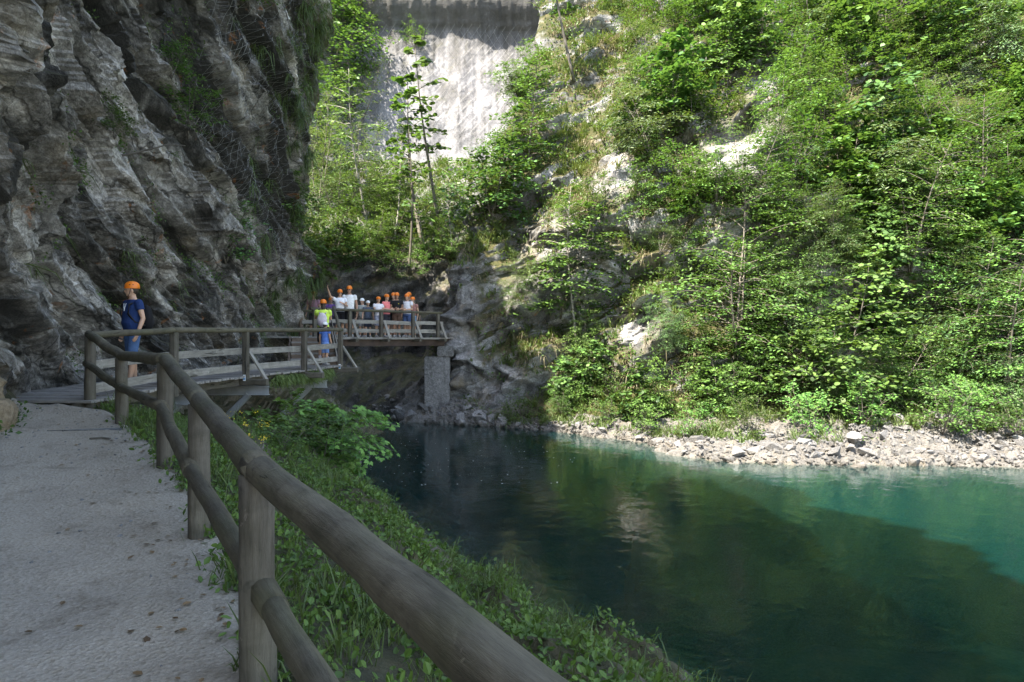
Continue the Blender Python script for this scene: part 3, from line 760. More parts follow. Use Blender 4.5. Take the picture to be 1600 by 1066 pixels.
# ---- boardwalk
BW = np.array([(-6.18, 9.85, 2.74), (-6.02, 12.0, 2.82), (-5.72, 14.5, 2.86), (-5.12, 16.6, 2.90), (-4.78, 18.8, 2.94)])   # river side of the deck
def boardwalk():
    O = V(-6.5, 14, 2.8)
    root = empty('boardwalk', O)
    tag(root, 'grey timber boardwalk with railing clinging to the left cliff', 'boardwalk')
    ln, t = polyline(BW, step=0.155)
    tan = np.gradient(ln, axis=0); tan[:, 2] = 0; tan /= np.linalg.norm(tan, axis=1)[:, None]
    left = np.stack([-tan[:, 1], tan[:, 0], 0 * tan[:, 0]], 1)
    for i in range(len(ln) - 1):
        a = (ln[i] + ln[i + 1]) / 2 + V(0, 0, -0.022 + RNG.normal(0, .003))
        b = a + left[i] * (1.75 + RNG.normal(0, .02))
        beam('plank', a - left[i] * (0.10 + RNG.normal(0, .015)) - O, b - O, 0.142, 0.042, M['plank'], root)
    for off in (0.12, 0.85, 1.55):                                      # bearers
        k = ln[::6] + left[::6] * off + V(0, 0, -0.13)
        for i in range(len(k) - 1): beam('bearer', k[i] - O, k[i + 1] - O, 0.10, 0.16, M['post'], root)
    # posts, rails and braces
    posts = [V(-6.02, 12.0, 2.82), at(380, 590, 14.5), at(474, 580, 16.6), at(529, 570, 18.8)]
    tops = []
    for k, p in enumerate(posts):
        j = np.argmin(np.linalg.norm(ln - p, axis=1)); q = ln[j] - left[j] * 0.06; q = V(q[0], q[1], ln[j][2])
        beam('post', q + V(0, 0, -0.2) - O, q + V(0, 0, 0.93) - O, 0.115, 0.115, M['post'], root, up=tan[j])
        tops.append(q + V(0, 0, 0.97))
        if k:
            outw = -left[j]
            beam('cross_beam', q - outw * 1.7 + V(0, 0, -0.13) - O, q + outw * 0.5 + V(0, 0, -0.13) - O, 0.12, 0.13, M['post'], root)
            sd = tan[j] * 0.09
            beam('brace', q + sd + outw * 0.44 + V(0, 0, -0.10) - O, q + sd + outw * 0.02 + V(0, 0, 0.52) - O, 0.045, 0.10, M['board'], root, up=tan[j])
            fr = -tan[j] * 0.0605 + V(0, 0, -0.03)
            fr = q + (-tan[j] * 0.062) + V(0, 0, -0.04)
            if k in (1, 3):
                mb = MB(); R = np.stack([np.cross(tan[j], V(0, 0, 1)), tan[j], V(0, 0, 1)], 1)
                mb.box(fr - O, (0.06, 0.006, 0.13), R); pl = mb.build('tag_plate', M['tag'], root)
                mb = MB(); mb.box(fr - tan[j] * .0045 + V(0, 0, -.02) - O, (0.045, 0.003, 0.05), R); mb.build('tag_print', M['tagblue'], pl)
    rail = [at(141, 524, 10.0)] + tops
    for i in range(len(rail) - 1):
        d = (rail[i + 1] - rail[i]); d /= np.linalg.norm(d)
        log('handrail', rail[i] - d * .03 - O, rail[i + 1] + d * (.09 if i == len(rail) - 2 else .05) - O, 0.052, 0.052, M['log'], root, amp=0.015)
    r0 = rail[0] + V(0, 0, -0.97)
    line = [r0] + [t - V(0, 0, 0.97) for t in tops]
    for hz in (0.52, 0.17):
        for i in range(len(line) - 1):
            l = V(-0.085, 0.03, 0)
            beam('rail_board', line[i] + l + V(0, 0, hz) - O, line[i + 1] + l + V(0, 0, hz + RNG.normal(0, .01)) - O, 0.035, 0.135, M['board'], root)
    # steel brackets holding the deck to the rock
    for (y, x) in ((12.9, -6.0), (15.3, -5.6), (17.7, -4.95)):
        mb = MB()
        for dz, w in ((-0.02, .15), (-0.20, .15)): mb.box(V(x - 1.3, y, 2.60 + dz) - O, (2.9, w, .016))
        mb.box(V(x - 1.3, y, 2.49) - O, (2.9, .012, .165))
        mb.build('steel_bracket', M['zinc'], root)
        beam('strut', V(x - 0.3, y, 2.4) - O, V(x - 1.5, y + .05, 1.2) - O, 0.13, 0.13, M['zinc'], root, up=(0, 1, 0))
    # moss hanging from the deck edge
boardwalk()

# ---- stairs up to the bridge
def stairs():
    a0 = V(-5.5, 18.95, 2.94); a1 = V(-6.55, 22.3, 3.75); O = a0
    root = empty('wooden_stairs', O); tag(root, 'short flight of wooden steps between the boardwalk and the footbridge', 'stairs')
    n = 5; d = (a1 - a0); dh = V(d[0], d[1], 0); L = np.linalg.norm(dh); dh /= L; side = V(-dh[1], dh[0], 0)
    for i in range(n):
        c = a0 + dh * (L * (i + 0.5) / n) + V(0, 0, d[2] * (i + 1) / n - 0.03)
        beam('tread', c - side * .62 - O, c + side * .62 - O, 0.62, 0.045, M['plank'], root)
        c2 = a0 + dh * (L * i / n) + V(0, 0, d[2] * (i + .5) / n - 0.035)
        beam('riser', c2 - side * .6 - O, c2 + side * .6 - O, 0.03, 0.115, M['brown'], root)
    for sgn in (-1, 1):
        s = side * .66 * sgn
        beam('stringer', a0 + s + V(0, 0, -.06) - O, a1 + s + V(0, 0, -.1) - O, 0.06, 0.24, M['brown'], root)
    s = -side * .7
    for f in (0.0, 0.55, 0.98):
        p = a0 + dh * L * f + s + V(0, 0, d[2] * f)
        beam('post', p + V(0, 0, -.2) - O, p + V(0, 0, .93) - O, .1, .1, M['post'], root)
    for hz in (.96, .52, .18):
        a = a0 + s + V(0, 0, hz); b = a1 + s + V(0, 0, hz)
        if hz > .9: log('handrail', a - O, b - O, .05, .05, M['log'], root, amp=.01)
        else: beam('rail_board', a + side * .07 - O, b + side * .07 - O, .035, .12, M['board'], root)
    # landing planks
    for i in range(16):
        c = a1 + V(-0.3 + 0 * i, 0.08 + 0.16 * i, -.03)
        beam('landing_plank', c + V(-1.3, 0, 0) - O, c + V(0.72 - .05 * i, 0, 0) - O, .148, .045, M['plank'], root)
stairs()

# ---- footbridge
BA, BB = at(488, 527, 23.3), at(694, 527, 27.2)
BA[2] = BB[2] = 3.74
BD = (BB - BA) / np.linalg.norm(BB - BA); BL = np.linalg.norm(BB - BA); BS = V(-BD[1], BD[0], 0)     # BS: towards the far side
def footbridge():
    O = (BA + BB) / 2
    root = empty('footbridge', O); tag(root, 'timber footbridge on brown steel beams crowded with helmeted visitors', 'bridge')
    n = int((BL + 1.2) / 0.155)
    for i in range(n):
        c = BA + BD * (-0.55 + 0.155 * i) + V(0, 0, -.022 + RNG.normal(0, .003))
        beam('plank', c - BS * (.12 + RNG.normal(0, .01)) - O, c + BS * 1.85 - O, .143, .045, M['plank'], root)
    beam('edge_board', BA - BS * .15 - BD * .3 + V(0, 0, -.045) - O, BB - BS * .15 + V(0, 0, -.045) - O, .035, .07, M['board'], root)
    for off in (0.02, 1.62):
        mb = MB()
        e0, e1 = BA - BD * .5 + BS * off, BB + BD * .35 + BS * off
        mb.beam(e0 + V(0, 0, -.075) - O, e1 + V(0, 0, -.075) - O, .15, .02)
        mb.beam(e0 + V(0, 0, -.315) - O, e1 + V(0, 0, -.315) - O, .15, .02)
        mb.beam(e0 + V(0, 0, -.195) - O, e1 + V(0, 0, -.195) - O, .012, .22)
        mb.build('steel_beam', M['steel'], root)
    fr = [0.015, 0.255, 0.485, 0.735, 0.945]
    for side, off in ((1, 0.0), (-1, 1.72)):
        tops = []
        for k, f in enumerate(fr):
            p = BA + BD * BL * f + BS * off
            if side == -1: p = p + BD * 0.35
            beam('post', p + V(0, 0, -.12) - O, p + V(0, 0, .93) - O, .12, .12, M['post'] if side == 1 else M['brown'], root, up=BD)
            tops.append(p)
            if k:
                o = -BS * side
                beam('brace', p + BD * .1 + o * .42 + V(0, 0, -.06) - O, p + BD * .1 + o * .03 + V(0, 0, .62) - O, .045, .1, M['board'], root, up=BD)
                beam('cross_beam', p - o * .3 + V(0, 0, -.11) - O, p + o * .5 + V(0, 0, -.11) - O, .11, .10, M['post'], root)
        a, b = tops[0] - BD * .15, BB + BS * off
        log('handrail', a + V(0, 0, .965) - O, b - BD * .1 + V(0, 0, .965) - O, .05, .05, M['log'], root, n=22, amp=.02)
        for hz in (.56, .24):
            for i in range(len(tops) - 1):
                e = tops[i + 1] if i < len(tops) - 2 else b
                inn = BS * side * .08
                beam('rail_board', tops[i] + inn + V(0, 0, hz) - O, e + inn + V(0, 0, hz + RNG.normal(0, .008)) - O, .035, .135, M['board'], root)
                if i == len(tops) - 2: break
footbridge()

def pier():
    c = at(684, 600, 27.3); O = V(c[0], c[1], 0.6)
    root = empty('bridge_pier', O); tag(root, 'stained grey concrete pier holding up the right end of the footbridge', 'pier')
    def blk(name, x0, x1, z0, z1, y0, y1):
        me = bpy.data.meshes.new(name); bm = bmesh.new()
        bmesh.ops.create_cube(bm, size=1)
        bmesh.ops.scale(bm, vec=(x1 - x0, y1 - y0, z1 - z0), verts=bm.verts)
        bmesh.ops.translate(bm, vec=((x0 + x1) / 2 - O[0], (y0 + y1) / 2 - O[1], (z0 + z1) / 2 - O[2]), verts=bm.verts)
        bmesh.ops.bevel(bm, geom=bm.edges[:], offset=.035, segments=2, affect='EDGES')
        bmesh.ops.subdivide_edges(bm, edges=bm.edges[:], cuts=5, use_grid_fill=True)
        for v in bm.verts:
            n = perlin(np.array([v.co[:]]) * 2.2)[0]; v.co += Vector((.05 * n, .06 * n, 0))
        bm.to_mesh(me); bm.free(); link(name, me, M['concrete'], root)
    blk('pier_shaft', at(664, 0, 27.2)[0], at(703, 0, 27.2)[0], .5, 2.98, 27.0, 28.3)
    blk('pier_head', at(684, 0, 27.2)[0], at(709, 0, 27.2)[0], 2.985, 3.40, 26.95, 28.3)
pier()

# ================================================================== PEOPLE
SKIN = {'pale': simple_mat('skin', (0.50, 0.30, 0.21), 0.55, 0.08, 9), 'tan': simple_mat('skin_tanned', (0.38, 0.21, 0.14), 0.55, 0.08, 9)}
CL = {}
def cloth(col):
    if col not in CL: CL[col] = simple_mat('cloth', col, 0.85, 0.18, 16, bump=0.4, spec=0.2)
    return CL[col]
M['helmet_orange'] = simple_mat('orange_helmet', (0.80, 0.20, 0.02), 0.35, 0.06, 6)
M['helmet_white'] = simple_mat('white_helmet', (0.75, 0.75, 0.75), 0.35, 0.06, 6)
M['black'] = simple_mat('black_nylon', (0.015, 0.015, 0.017), 0.6, 0.3)
M['hair'] = simple_mat('dark_hair', (0.035, 0.025, 0.018), 0.6, 0.4, 30)
M['eye'] = simple_mat('eye', (0.03, 0.02, 0.015), 0.2, 0.1)
M['lips'] = simple_mat('lips', (0.36, 0.15, 0.12), 0.5, 0.1)
PENDING = []
def remesh(name, mb, mat, parent, vox, it=3):
    o = mb.build(name, mat, parent, True)
    m = o.modifiers.new('r', 'REMESH'); m.mode = 'VOXEL'; m.voxel_size = vox; m.use_smooth_shade = True
    s = o.modifiers.new('s', 'SMOOTH'); s.factor = 0.5; s.iterations = it
    d_ = o.modifiers.new('d', 'DECIMATE'); d_.ratio = 0.3
    PENDING.append(o); return o
def flush():
    bpy.context.view_layer.update()
    dg = bpy.context.evaluated_depsgraph_get()
    for o in PENDING:
        me = bpy.data.meshes.new_from_object(o.evaluated_get(dg)); old = o.data
        o.modifiers.clear(); o.data = me; bpy.data.meshes.remove(old)
    PENDING.clear()

def limb(mb, pts, rad, n=10, squash=1.0):
    """round tapered limb through joints with rounded ends"""
    pts = [np.asarray(p, float) for p in pts]
    mb.tube(pts, rad, n, True)
    for p, r in zip(pts, rad): mb.ell(p, (r, r, r), n=n, m=6)

def person(loc, H, face, label, shirt, shorts, helmet='helmet_orange', skin='pale', arms=None, stance=0.09, stride=0.0, look=0.0, sleeve=0.45, legs_bare=True,
           shoe=(0.35, 0.35, 0.36), group=None, detail=1, lean=0.0, glasses=False, belly=0.0, hair=True, longhair=False):
    """face: heading (radians) the person faces, 0 = towards the camera (-y). local x = person's left as the camera sees right"""
    k = H / 1.75
    root = empty('person', loc, face); tag(root, label, 'person', group)
    vox = (0.0085 if detail > 1 else 0.0135) * max(k, .75)
    S = lambda x, y, z: V(x, y + lean * (z - .9) if z > .9 else y, z) * k
    X, Yv = V(1, 0, 0), V(0, 1, 0)
    hip, sh, neck = .90, 1.42, 1.50
    torso = [(S(0, 0, .86), .150, .105), (S(0, 0, .95), .165, .118), (S(0, -.01 - belly * .3, 1.06), .150 + belly * .2, .112 + belly), (S(0, -.01, 1.20), .160, .115 + belly * .5), (S(0, 0, 1.33), .178, .115), (S(0, .005, 1.41), .165, .092), (S(0, .01, 1.47), .095, .07), (S(0, .005, 1.53), .056, .056)]
    def tors(mb, lo, hi, grow):
        secs = [(c, (rx + grow) * k, (ry + grow) * k, X, Yv) for (c, rx, ry) in torso if lo <= c[2] / k <= hi]
        mb.loft(secs, 18)
    hd = V(math.sin(look), -math.cos(look), 0); hx = V(math.cos(look), math.sin(look), 0)
    Rh = np.stack([hx, -hd, V(0, 0, 1)], 1)
    hc = S(0, -.012, 1.635)
    # ---- legs and arms joints
    L = {}
    for s in (-1, 1):
        st = stride * s
        L[s] = [S(.088 * s, 0, .90), S(.095 * s + .0, -.5 * st - .02, .48), S(stance * s + .01 * s, -st, .085)]
    arms = arms or {}
    A = {}
    for s in (-1, 1):
        e, w = arms.get(s, ((.245, .03, 1.14), (.27, -.06, .89)))
        A[s] = [S(.185 * s, .005, 1.405), S(e[0] * s, e[1], e[2]), S(w[0] * s, w[1], w[2])]
    # ---- body: one continuous figure
    b = MB(); tors(b, 0, 2, -.006)
    for s in (-1, 1):
        p = L[s]; kn = p[1]; an = p[2]
        calf = kn * .68 + an * .32 + V(0, .02 * k, 0)
        limb(b, [p[0], p[0] * .5 + kn * .5, kn, calf, an], [.082 * k, .074 * k, .053 * k, .056 * k, .036 * k])
        foot = an + V(.012 * s, -.07, -.05) * k
        b.ell(foot, (.042 * k, .12 * k, .035 * k))
        a = A[s]
        limb(b, [a[0], a[0] * .5 + a[1] * .5, a[1], a[1] * .65 + a[2] * .35, a[2]], [.056 * k, .048 * k, .040 * k, .040 * k, .027 * k])
        # hand: palm, four fingers of unequal length, thumb from the side of the palm
        d = a[2] - a[1]; d /= np.linalg.norm(d)
        inn = V(-s, -.35, 0); inn = inn - d * np.dot(inn, d); inn /= np.linalg.norm(inn)   # palm faces inward
        wd = np.cross(d, inn); wd /= np.linalg.norm(wd)
        if wd[1] > 0: wd = -wd                                                              # thumb side forward
        pc = a[2] + d * .05 * k
        R = np.stack([wd, d, inn], 1); b.ell(pc, (.042 * k, .055 * k, .017 * k), R)
        fr = max(.0085 * k, vox * .95)
        for q, ln in ((-.030, .062), (-.010, .076), (.011, .082), (.031, .074)):
            r0 = pc + wd * (-q) * k + d * .04 * k
            p1 = r0 + d * ln * .55 * k + inn * .008 * k; p2 = p1 + d * ln * .42 * k + inn * .026 * k
            limb(b, [r0, p1, p2], [fr, fr, fr * .9], 6)
        t0 = pc + wd * .036 * k - d * .02 * k; t1 = t0 + (wd * .03 + d * .03 + inn * .01) * k; t2 = t1 + (d * .032 + inn * .012) * k
        limb(b, [t0, t1, t2], [fr * 1.15, fr * 1.1, fr], 6)
    # neck + head with jaw, nose, brow, ears
    limb(b, [S(0, .01, 1.47), hc + V(0, .01, -.06) * k], [.056 * k, .054 * k])
    P = lambda x, y, z: hc + (Rh @ V(x, y, z)) * k
    b.ell(hc, (.073 * k, .093 * k, .108 * k), Rh, 18, 12)
    b.ell(P(0, -.03, -.055), (.055 * k, .060 * k, .058 * k), Rh)
    b.ell(P(0, -.062, -.088), (.028 * k, .026 * k, .022 * k), Rh)
    b.ell(P(0, -.097, -.022), (.014 * k, .020 * k, .026 * k), Rh)
    b.ell(P(0, -.080, .022), (.052 * k, .018 * k, .012 * k), Rh)
    for s in (-1, 1): b.ell(P(.073 * s, .005, -.012), (.012 * k, .022 * k, .033 * k), Rh)
    remesh('body', b, SKIN[skin], root, vox, 3 if detail > 1 else 2)
    # ---- face details
    for s in (-1, 1):
        m = MB(); m.ell(P(.031 * s, -.083, .0), (.013 * k, .008 * k, .0065 * k), Rh, 10, 6); m.build('eye', M['eye'], root, True)
    m = MB(); m.ell(P(0, -.088, -.060), (.022 * k, .008 * k, .0055 * k), Rh, 10, 6); m.build('mouth', M['lips'], root, True)
    if hair:
        m = MB(); m.ell(P(0, .022, .012), (.079 * k, .088 * k, .100 * k), Rh, 14, 10)
        if longhair: m.ell(P(0, .07, -.10), (.06 * k, .035 * k, .12 * k), Rh, 12, 8)
        m.build('hair', M['hair'], root, True)
    # ---- helmet: shell with rim, vents, chin strap
    hm = MB(); nn = 22
    secs = []
    prof = [(0.0, 1.0), (.02, 1.03), (.055, 1.0), (.085, .88), (.108, .66), (.122, .36), (.126, .08)]
    for (z, r) in prof:
        secs.append((P(0, .006, .030 + z), .096 * r * k, .118 * r * k, Rh[:, 0], Rh[:, 1]))
    hm.loft(secs, nn)
    h = hm.build('helmet', M[helmet], root, True)
    m = MB(); m.loft([(P(0, .0, .026), .098 * k, .121 * k, Rh[:, 0], Rh[:, 1]), (P(0, .0, .040), .101 * k, .124 * k, Rh[:, 0], Rh[:, 1])], nn); m.build('rim', M[helmet], h, True)
    if detail > 1:
        for s in (-1, 1):
            for dy in (-.03, .02):
                m = MB(); m.ell(P(.086 * s, dy, .088), (.012 * k, .014 * k, .010 * k), Rh, 8, 6); m.build('vent', M['black'], h, True)
    for s in (-1, 1):
        m = MB(); m.tube([P(.082 * s, -.015, .03), P(.074 * s, -.03, -.05), P(.035 * s, -.055, -.108)], .0055 * k, 6); m.build('strap', M['black'], h)
    if glasses:
        m = MB()
        for s in (-1, 1): m.ell(P(.032 * s, -.096, .002), (.026 * k, .008 * k, .017 * k), Rh, 10, 6)
        m.box(P(0, -.099, .006), (.03 * k, .006 * k, .006 * k), Rh); m.build('sunglasses', M['black'], root, True)
    # ---- clothes
    t = MB(); tors(t, .92, 1.48, .013)
    for s in (-1, 1):
        a = A[s]; e = a[0] * (1 - sleeve) + a[1] * sleeve if sleeve <= 1 else a[1] * (2 - sleeve) + a[2] * (sleeve - 1)
        pts = [a[0] * 1.0, e] if sleeve <= 1 else [a[0], a[1], e]
        rr = [.072 * k, .066 * k] if sleeve <= 1 else [.07 * k, .056 * k, .044 * k]
        t.tube(pts, rr, 12, True); t.ell(a[0], (.072 * k,) * 3, n=12, m=8)
    remesh('tshirt', t, cloth(shirt), root, vox * 1.1, 2)
    t = MB(); secs = [(c, (rx + .018) * k, (ry + .018) * k, X, Yv) for (c, rx, ry) in torso if .8 <= c[2] / k <= 1.0]; t.loft(secs, 18)
    for s in (-1, 1):
        p = L[s]; f = .95 if legs_bare else 1.9
        if legs_bare: t.tube([p[0] + V(0, 0, .02), p[0] * (1 - f) + p[1] * f], [.098 * k, .085 * k], 14, True)
        else: t.tube([p[0], p[1], p[2] + V(0, 0, .03)], [.098 * k, .075 * k, .062 * k], 14, True)
    remesh('shorts' if legs_bare else 'trousers', t, cloth(shorts), root, vox * 1.1, 2)
    for s in (-1, 1):
        an = L[s][2]; c = an + V(.012 * s, -.065, -.045) * k
        m = MB(); m.ell(c, (.050 * k, .135 * k, .042 * k), n=14, m=8); m.ell(an + V(0, .0, -.02) * k, (.046 * k, .055 * k, .05 * k)); m.box(c + V(0, 0, -.034) * k, (.09 * k, .25 * k, .014 * k))
        m.build('shoe', cloth(shoe), root, True)
    root['_k'] = k
    return root, P, A, k

def backpack(owner, label, col, accent, size=1.0):
    k = owner['_k'] * size; del owner['_k']
    rz = owner.rotation_euler[2]
    R = np.array(Matrix.Rotation(rz, 3, 'Z'))
    loc = np.array(owner.location) + R @ (V(0, .155, 1.02) * owner_k(owner, k, size))
    root = empty('backpack', loc, rz); tag(root, label, 'backpack')
    m = MB(); m.ell(V(0, .075, .14) * k, (.155 * k, .105 * k, .235 * k), n=16, m=12)
    m.ell(V(0, .10, .04) * k, (.125 * k, .095 * k, .13 * k), n=14, m=10)
    remesh('pack', m, cloth(col), root, .014, 2)
    m = MB(); m.ell(V(0, .165, .05) * k, (.10 * k, .045 * k, .09 * k), n=14, m=8); m.build('pocket', cloth(accent), root, True)
    for s in (-1, 1):
        m = MB(); m.tube([V(.09 * s, .0, .34) * k, V(.105 * s, -.13, .415) * k, V(.12 * s, -.275, .36) * k, V(.125 * s, -.298, .20) * k, V(.155 * s, -.2, .06) * k, V(.15 * s, -.02, .0) * k], .018 * k, 8); m.build('shoulder_strap', cloth(accent), root, True)
    return root
def owner_k(o, k, size): return k / size

OR = math.radians
def deck_at(x, y):                     # height of the walkway surfaces
    return 3.74

# the man walking on the boardwalk, looking out over the river to the left of the picture
p = at(207, 603, 11.9)
man, HP, HA, hk = person((p[0], p[1], 2.842), 1.76, OR(-32), 'man in navy t-shirt and denim shorts wearing orange helmet, walking on the boardwalk', (0.013, 0.034, 0.115), (0.06, 0.12, 0.25),
    skin='pale', detail=2, stride=.10, look=OR(-30), belly=.03, arms={-1: ((.24, .05, 1.14), (.265, -.02, .90)), 1: ((.255, .04, 1.14), (.275, -.06, .90))}, shoe=(.5, .5, .52))
m = MB(); m.tube([V(-.05, -.118, 1.40) * hk, V(-.02, -.137, 1.33) * hk, V(-.005, -.140, 1.27) * hk, V(.01, -.140, 1.32) * hk, V(.03, -.125, 1.40) * hk], .006, 6); m.build('neck_cord', M['tag'], man)
backpack(man, 'black backpack on the back of the man in navy', (.012, .012, .014), (.02, .02, .022))

p = at(505, 562, 19.25)
g, gp, ga, gk = person((p[0], p[1], 3.105), 1.64, OR(188), 'person in lime yellow t-shirt seen from behind, taking a picture on the steps', (0.55, 0.75, 0.12), (.012, .012, .015), detail=1, look=OR(8),
    arms={-1: ((.20, -.17, 1.20), (.05, -.30, 1.44)), 1: ((.24, -.14, 1.22), (.10, -.30, 1.44))}, shoe=(.55, .5, .55), stride=.05, longhair=True)
backpack(g, 'pale lilac grey backpack worn by the person in lime yellow', (.52, .47, .50), (.40, .34, .38), .95)
m = MB(); R = np.array(Matrix.Rotation(OR(188), 3, 'Z')); c = np.array(g.location) + R @ (V(.02, -.38, 1.50) * gk)
m.box((0, 0, 0), (.15, .012, .075)); ph = m.build('phone', M['black']); ph.location = c; ph.rotation_euler = (0, 0, OR(188)); tag(ph, 'dark phone held up by the person in lime yellow', 'phone')

p = at(508, 571, 18.75)
b_, _, _, _ = person((p[0], p[1], 2.943), 1.16, OR(160), 'child in bright blue print outfit and white helmet at the foot of the steps', (.10, .22, .62), (.16, .30, .66), helmet='helmet_white', detail=1, stride=.04)
del b_['_k']

# visitors on the footbridge
def on_bridge(px, off):
    """point on the bridge deck seen at pixel column px, 'off' metres in from the near rail"""
    a = BA + BS * off; r = (px - 800) / FPX
    t = (r * a[1] - a[0]) / (BD[0] - r * BD[1]); q = a + BD * t
    return (q[0], q[1], 3.742)
VIS = [  # px, off, H, face, label, shirt, lower, helmet, kwargs
    (546, .45, 1.83, 0, 'tall man in white t-shirt with sunglasses, tallest on the footbridge', (.72, .72, .72), (.012, .012, .014), 'helmet_orange', dict(glasses=True, skin='tan')),
    (531, .38, 1.68, 25, 'person in white t-shirt raising one arm beside the tall man', (.70, .70, .74), (.012, .012, .016), 'helmet_orange', dict(arms={-1: ((.36, -.08, 1.50), (.46, -.20, 1.74)), 1: ((.26, -.05, 1.17), (.06, -.25, 1.25))}, glasses=True, longhair=True)),
    (517, .95, 1.42, 10, 'child in purple top behind the raised arm', (.17, .09, .30), (.05, .05, .07), 'helmet_orange', {}),
    (566, 1.2, 1.46, -20, 'taller of two visitors in white helmets, in pale grey', (.40, .42, .40), (.25, .25, .25), 'helmet_white', dict(longhair=True)),
    (575, .9, 1.36, 15, 'shorter of two visitors in white helmets, in dark blue', (.09, .11, .15), (.03, .04, .06), 'helmet_white', dict(longhair=True)),
    (591, .5, 1.50, 40, 'person in white top looking down at hands by the rail', (.66, .64, .68), (.30, .32, .42), 'helmet_orange', dict(arms={-1: ((.24, -.10, 1.16), (.10, -.27, 1.18)), 1: ((.25, -.08, 1.16), (.12, -.27, 1.16))})),
    (604, .75, 1.63, 60, 'person in coral pink top turned sideways', (.75, .20, .20), (.03, .03, .04), 'helmet_orange', dict(arms={-1: ((.25, -.08, 1.16), (.10, -.28, 1.14)), 1: ((.25, -.10, 1.16), (.12, -.28, 1.10))})),
    (615, 1.25, 1.74, -10, 'person in black mostly hidden behind the one with yellow badge', (.02, .02, .022), (.02, .02, .02), 'helmet_orange', {}),
    (620, .6, 1.70, 10, 'person in black top with small yellow badge on the chest', (.014, .014, .016), (.10, .06, .045), 'helmet_orange', dict(arms={-1: ((.26, -.06, 1.15), (.08, -.26, 1.12)), 1: ((.26, -.06, 1.15), (.10, -.26, 1.10))}, skin='tan')),
    (636, .55, 1.67, -15, 'person in white t-shirt with dark sleeves near the bridge end', (.64, .64, .68), (.06, .10, .22), 'helmet_orange', dict(arms={-1: ((.25, -.06, 1.15), (.10, -.27, 1.13)), 1: ((.25, -.06, 1.15), (.10, -.26, 1.12))})),
    (645, .5, 1.56, -20, 'person in brown pink top and jeans, last before the rock', (.30, .15, .13), (.20, .32, .48), 'helmet_orange', {}),
    (639, 1.3, 1.80, 0, 'person whose helmet shows above the group near the rock', (.10, .10, .09), (.05, .05, .05), 'helmet_orange', dict(skin='tan')),
]
for (px, off, H, fa, lab, sh_, lo_, he_, kw) in VIS:
    o, PP, AA, kk = person(on_bridge(px, off), H, OR(fa), lab, sh_, lo_, he_, group='visitors on the footbridge', **kw)
    del o['_k']
    if 'badge on' in lab:
        m = MB(); m.ell(V(.07, -.132, 1.33) * kk, (.02, .006, .014), n=8, m=6); m.build('badge', cloth((.7, .6, .05)), o, True)
q = at(490, 528, 25.8)
o, _, _, _ = person((q[0], q[1], 3.72), 1.72, OR(0), 'person in orange helmet half hidden behind the cliff edge', (.30, .16, .20), (.04, .04, .05)); del o['_k']
flush()

# ================================================================== PLANTS
LEAF = {  # template: vertices (along y, width x, z fold), faces
    'oval': (np.array([(0, 0, 0), (.30, .38, .05), (.22, .78, .03), (0, 1.0, -.04), (-.22, .78, .03), (-.30, .38, .05)]), np.array([(0, 1, 2, 3), (0, 3, 4, 5)])),
    'narrow': (np.array([(0, 0, 0), (.17, .45, .03), (0, 1.0, -.06), (-.17, .45, .03)]), np.array([(0, 1, 2, 3)])),
}
_m = [(0, 0, 0), (.22, .05, .0), (.50, .02, -.03), (.40, .25, .03), (.60, .55, -.05), (.30, .52, .03), (.22, .70, .02), (0, 1.0, -.06), (-.22, .70, .02), (-.30, .52, .03), (-.60, .55, -.05), (-.40, .25, .03), (-.50, .02, -.03), (-.22, .05, .0)]
LEAF['maple'] = (np.array(_m, float), np.array([(0, 1, 2, 3), (0, 3, 4, 5), (0, 5, 6, 7), (0, 7, 8, 9), (0, 9, 10, 11), (0, 11, 12, 13)]))

LEAF['rhomb'] = (np.array([(0, 0, 0), (.31, .48, .05), (0, 1.0, -.05), (-.31, .48, .05)]), np.array([(0, 1, 2, 3)]))
LEAF['lobed'] = (np.array([(0, 0, 0), (.52, .06, -.03), (.33, .34, .03), (.58, .60, -.04), (0, 1.0, -.05), (-.58, .60, -.04), (-.33, .34, .03), (-.52, .06, -.03)]), np.array([(0, 1, 2, 3), (0, 3, 4, 5), (0, 5, 6, 7)]))

def leaves_mesh(name, pos, dirs, size, kind, tilt=0.35, val=None, up=None):
    pos = np.asarray(pos, float); dirs = np.asarray(dirs, float); n = len(pos)
    tv, tf = LEAF[kind]; K = len(tv)
    d = dirs / (np.linalg.norm(dirs, axis=1)[:, None] + 1e-9)
    u = (np.array([0, 0, 1.0]) if up is None else up) + RNG.normal(0, tilt, (n, 3))
    r = np.cross(d, u); r /= np.linalg.norm(r, axis=1)[:, None] + 1e-9
    u = np.cross(r, d)
    sz = np.asarray(size) * RNG.uniform(.7, 1.25, n)
    v = pos[:, None] + sz[:, None, None] * (tv[None, :, 0, None] * r[:, None] + tv[None, :, 1, None] * d[:, None] + tv[None, :, 2, None] * u[:, None])
    f = (np.arange(n) * K)[:, None, None] + tf[None]
    a = RNG.random(n) if val is None else val
    return mesh_np(name, v.reshape(-1, 3), f.reshape(-1, tf.shape[1]), False, np.repeat(a, K))

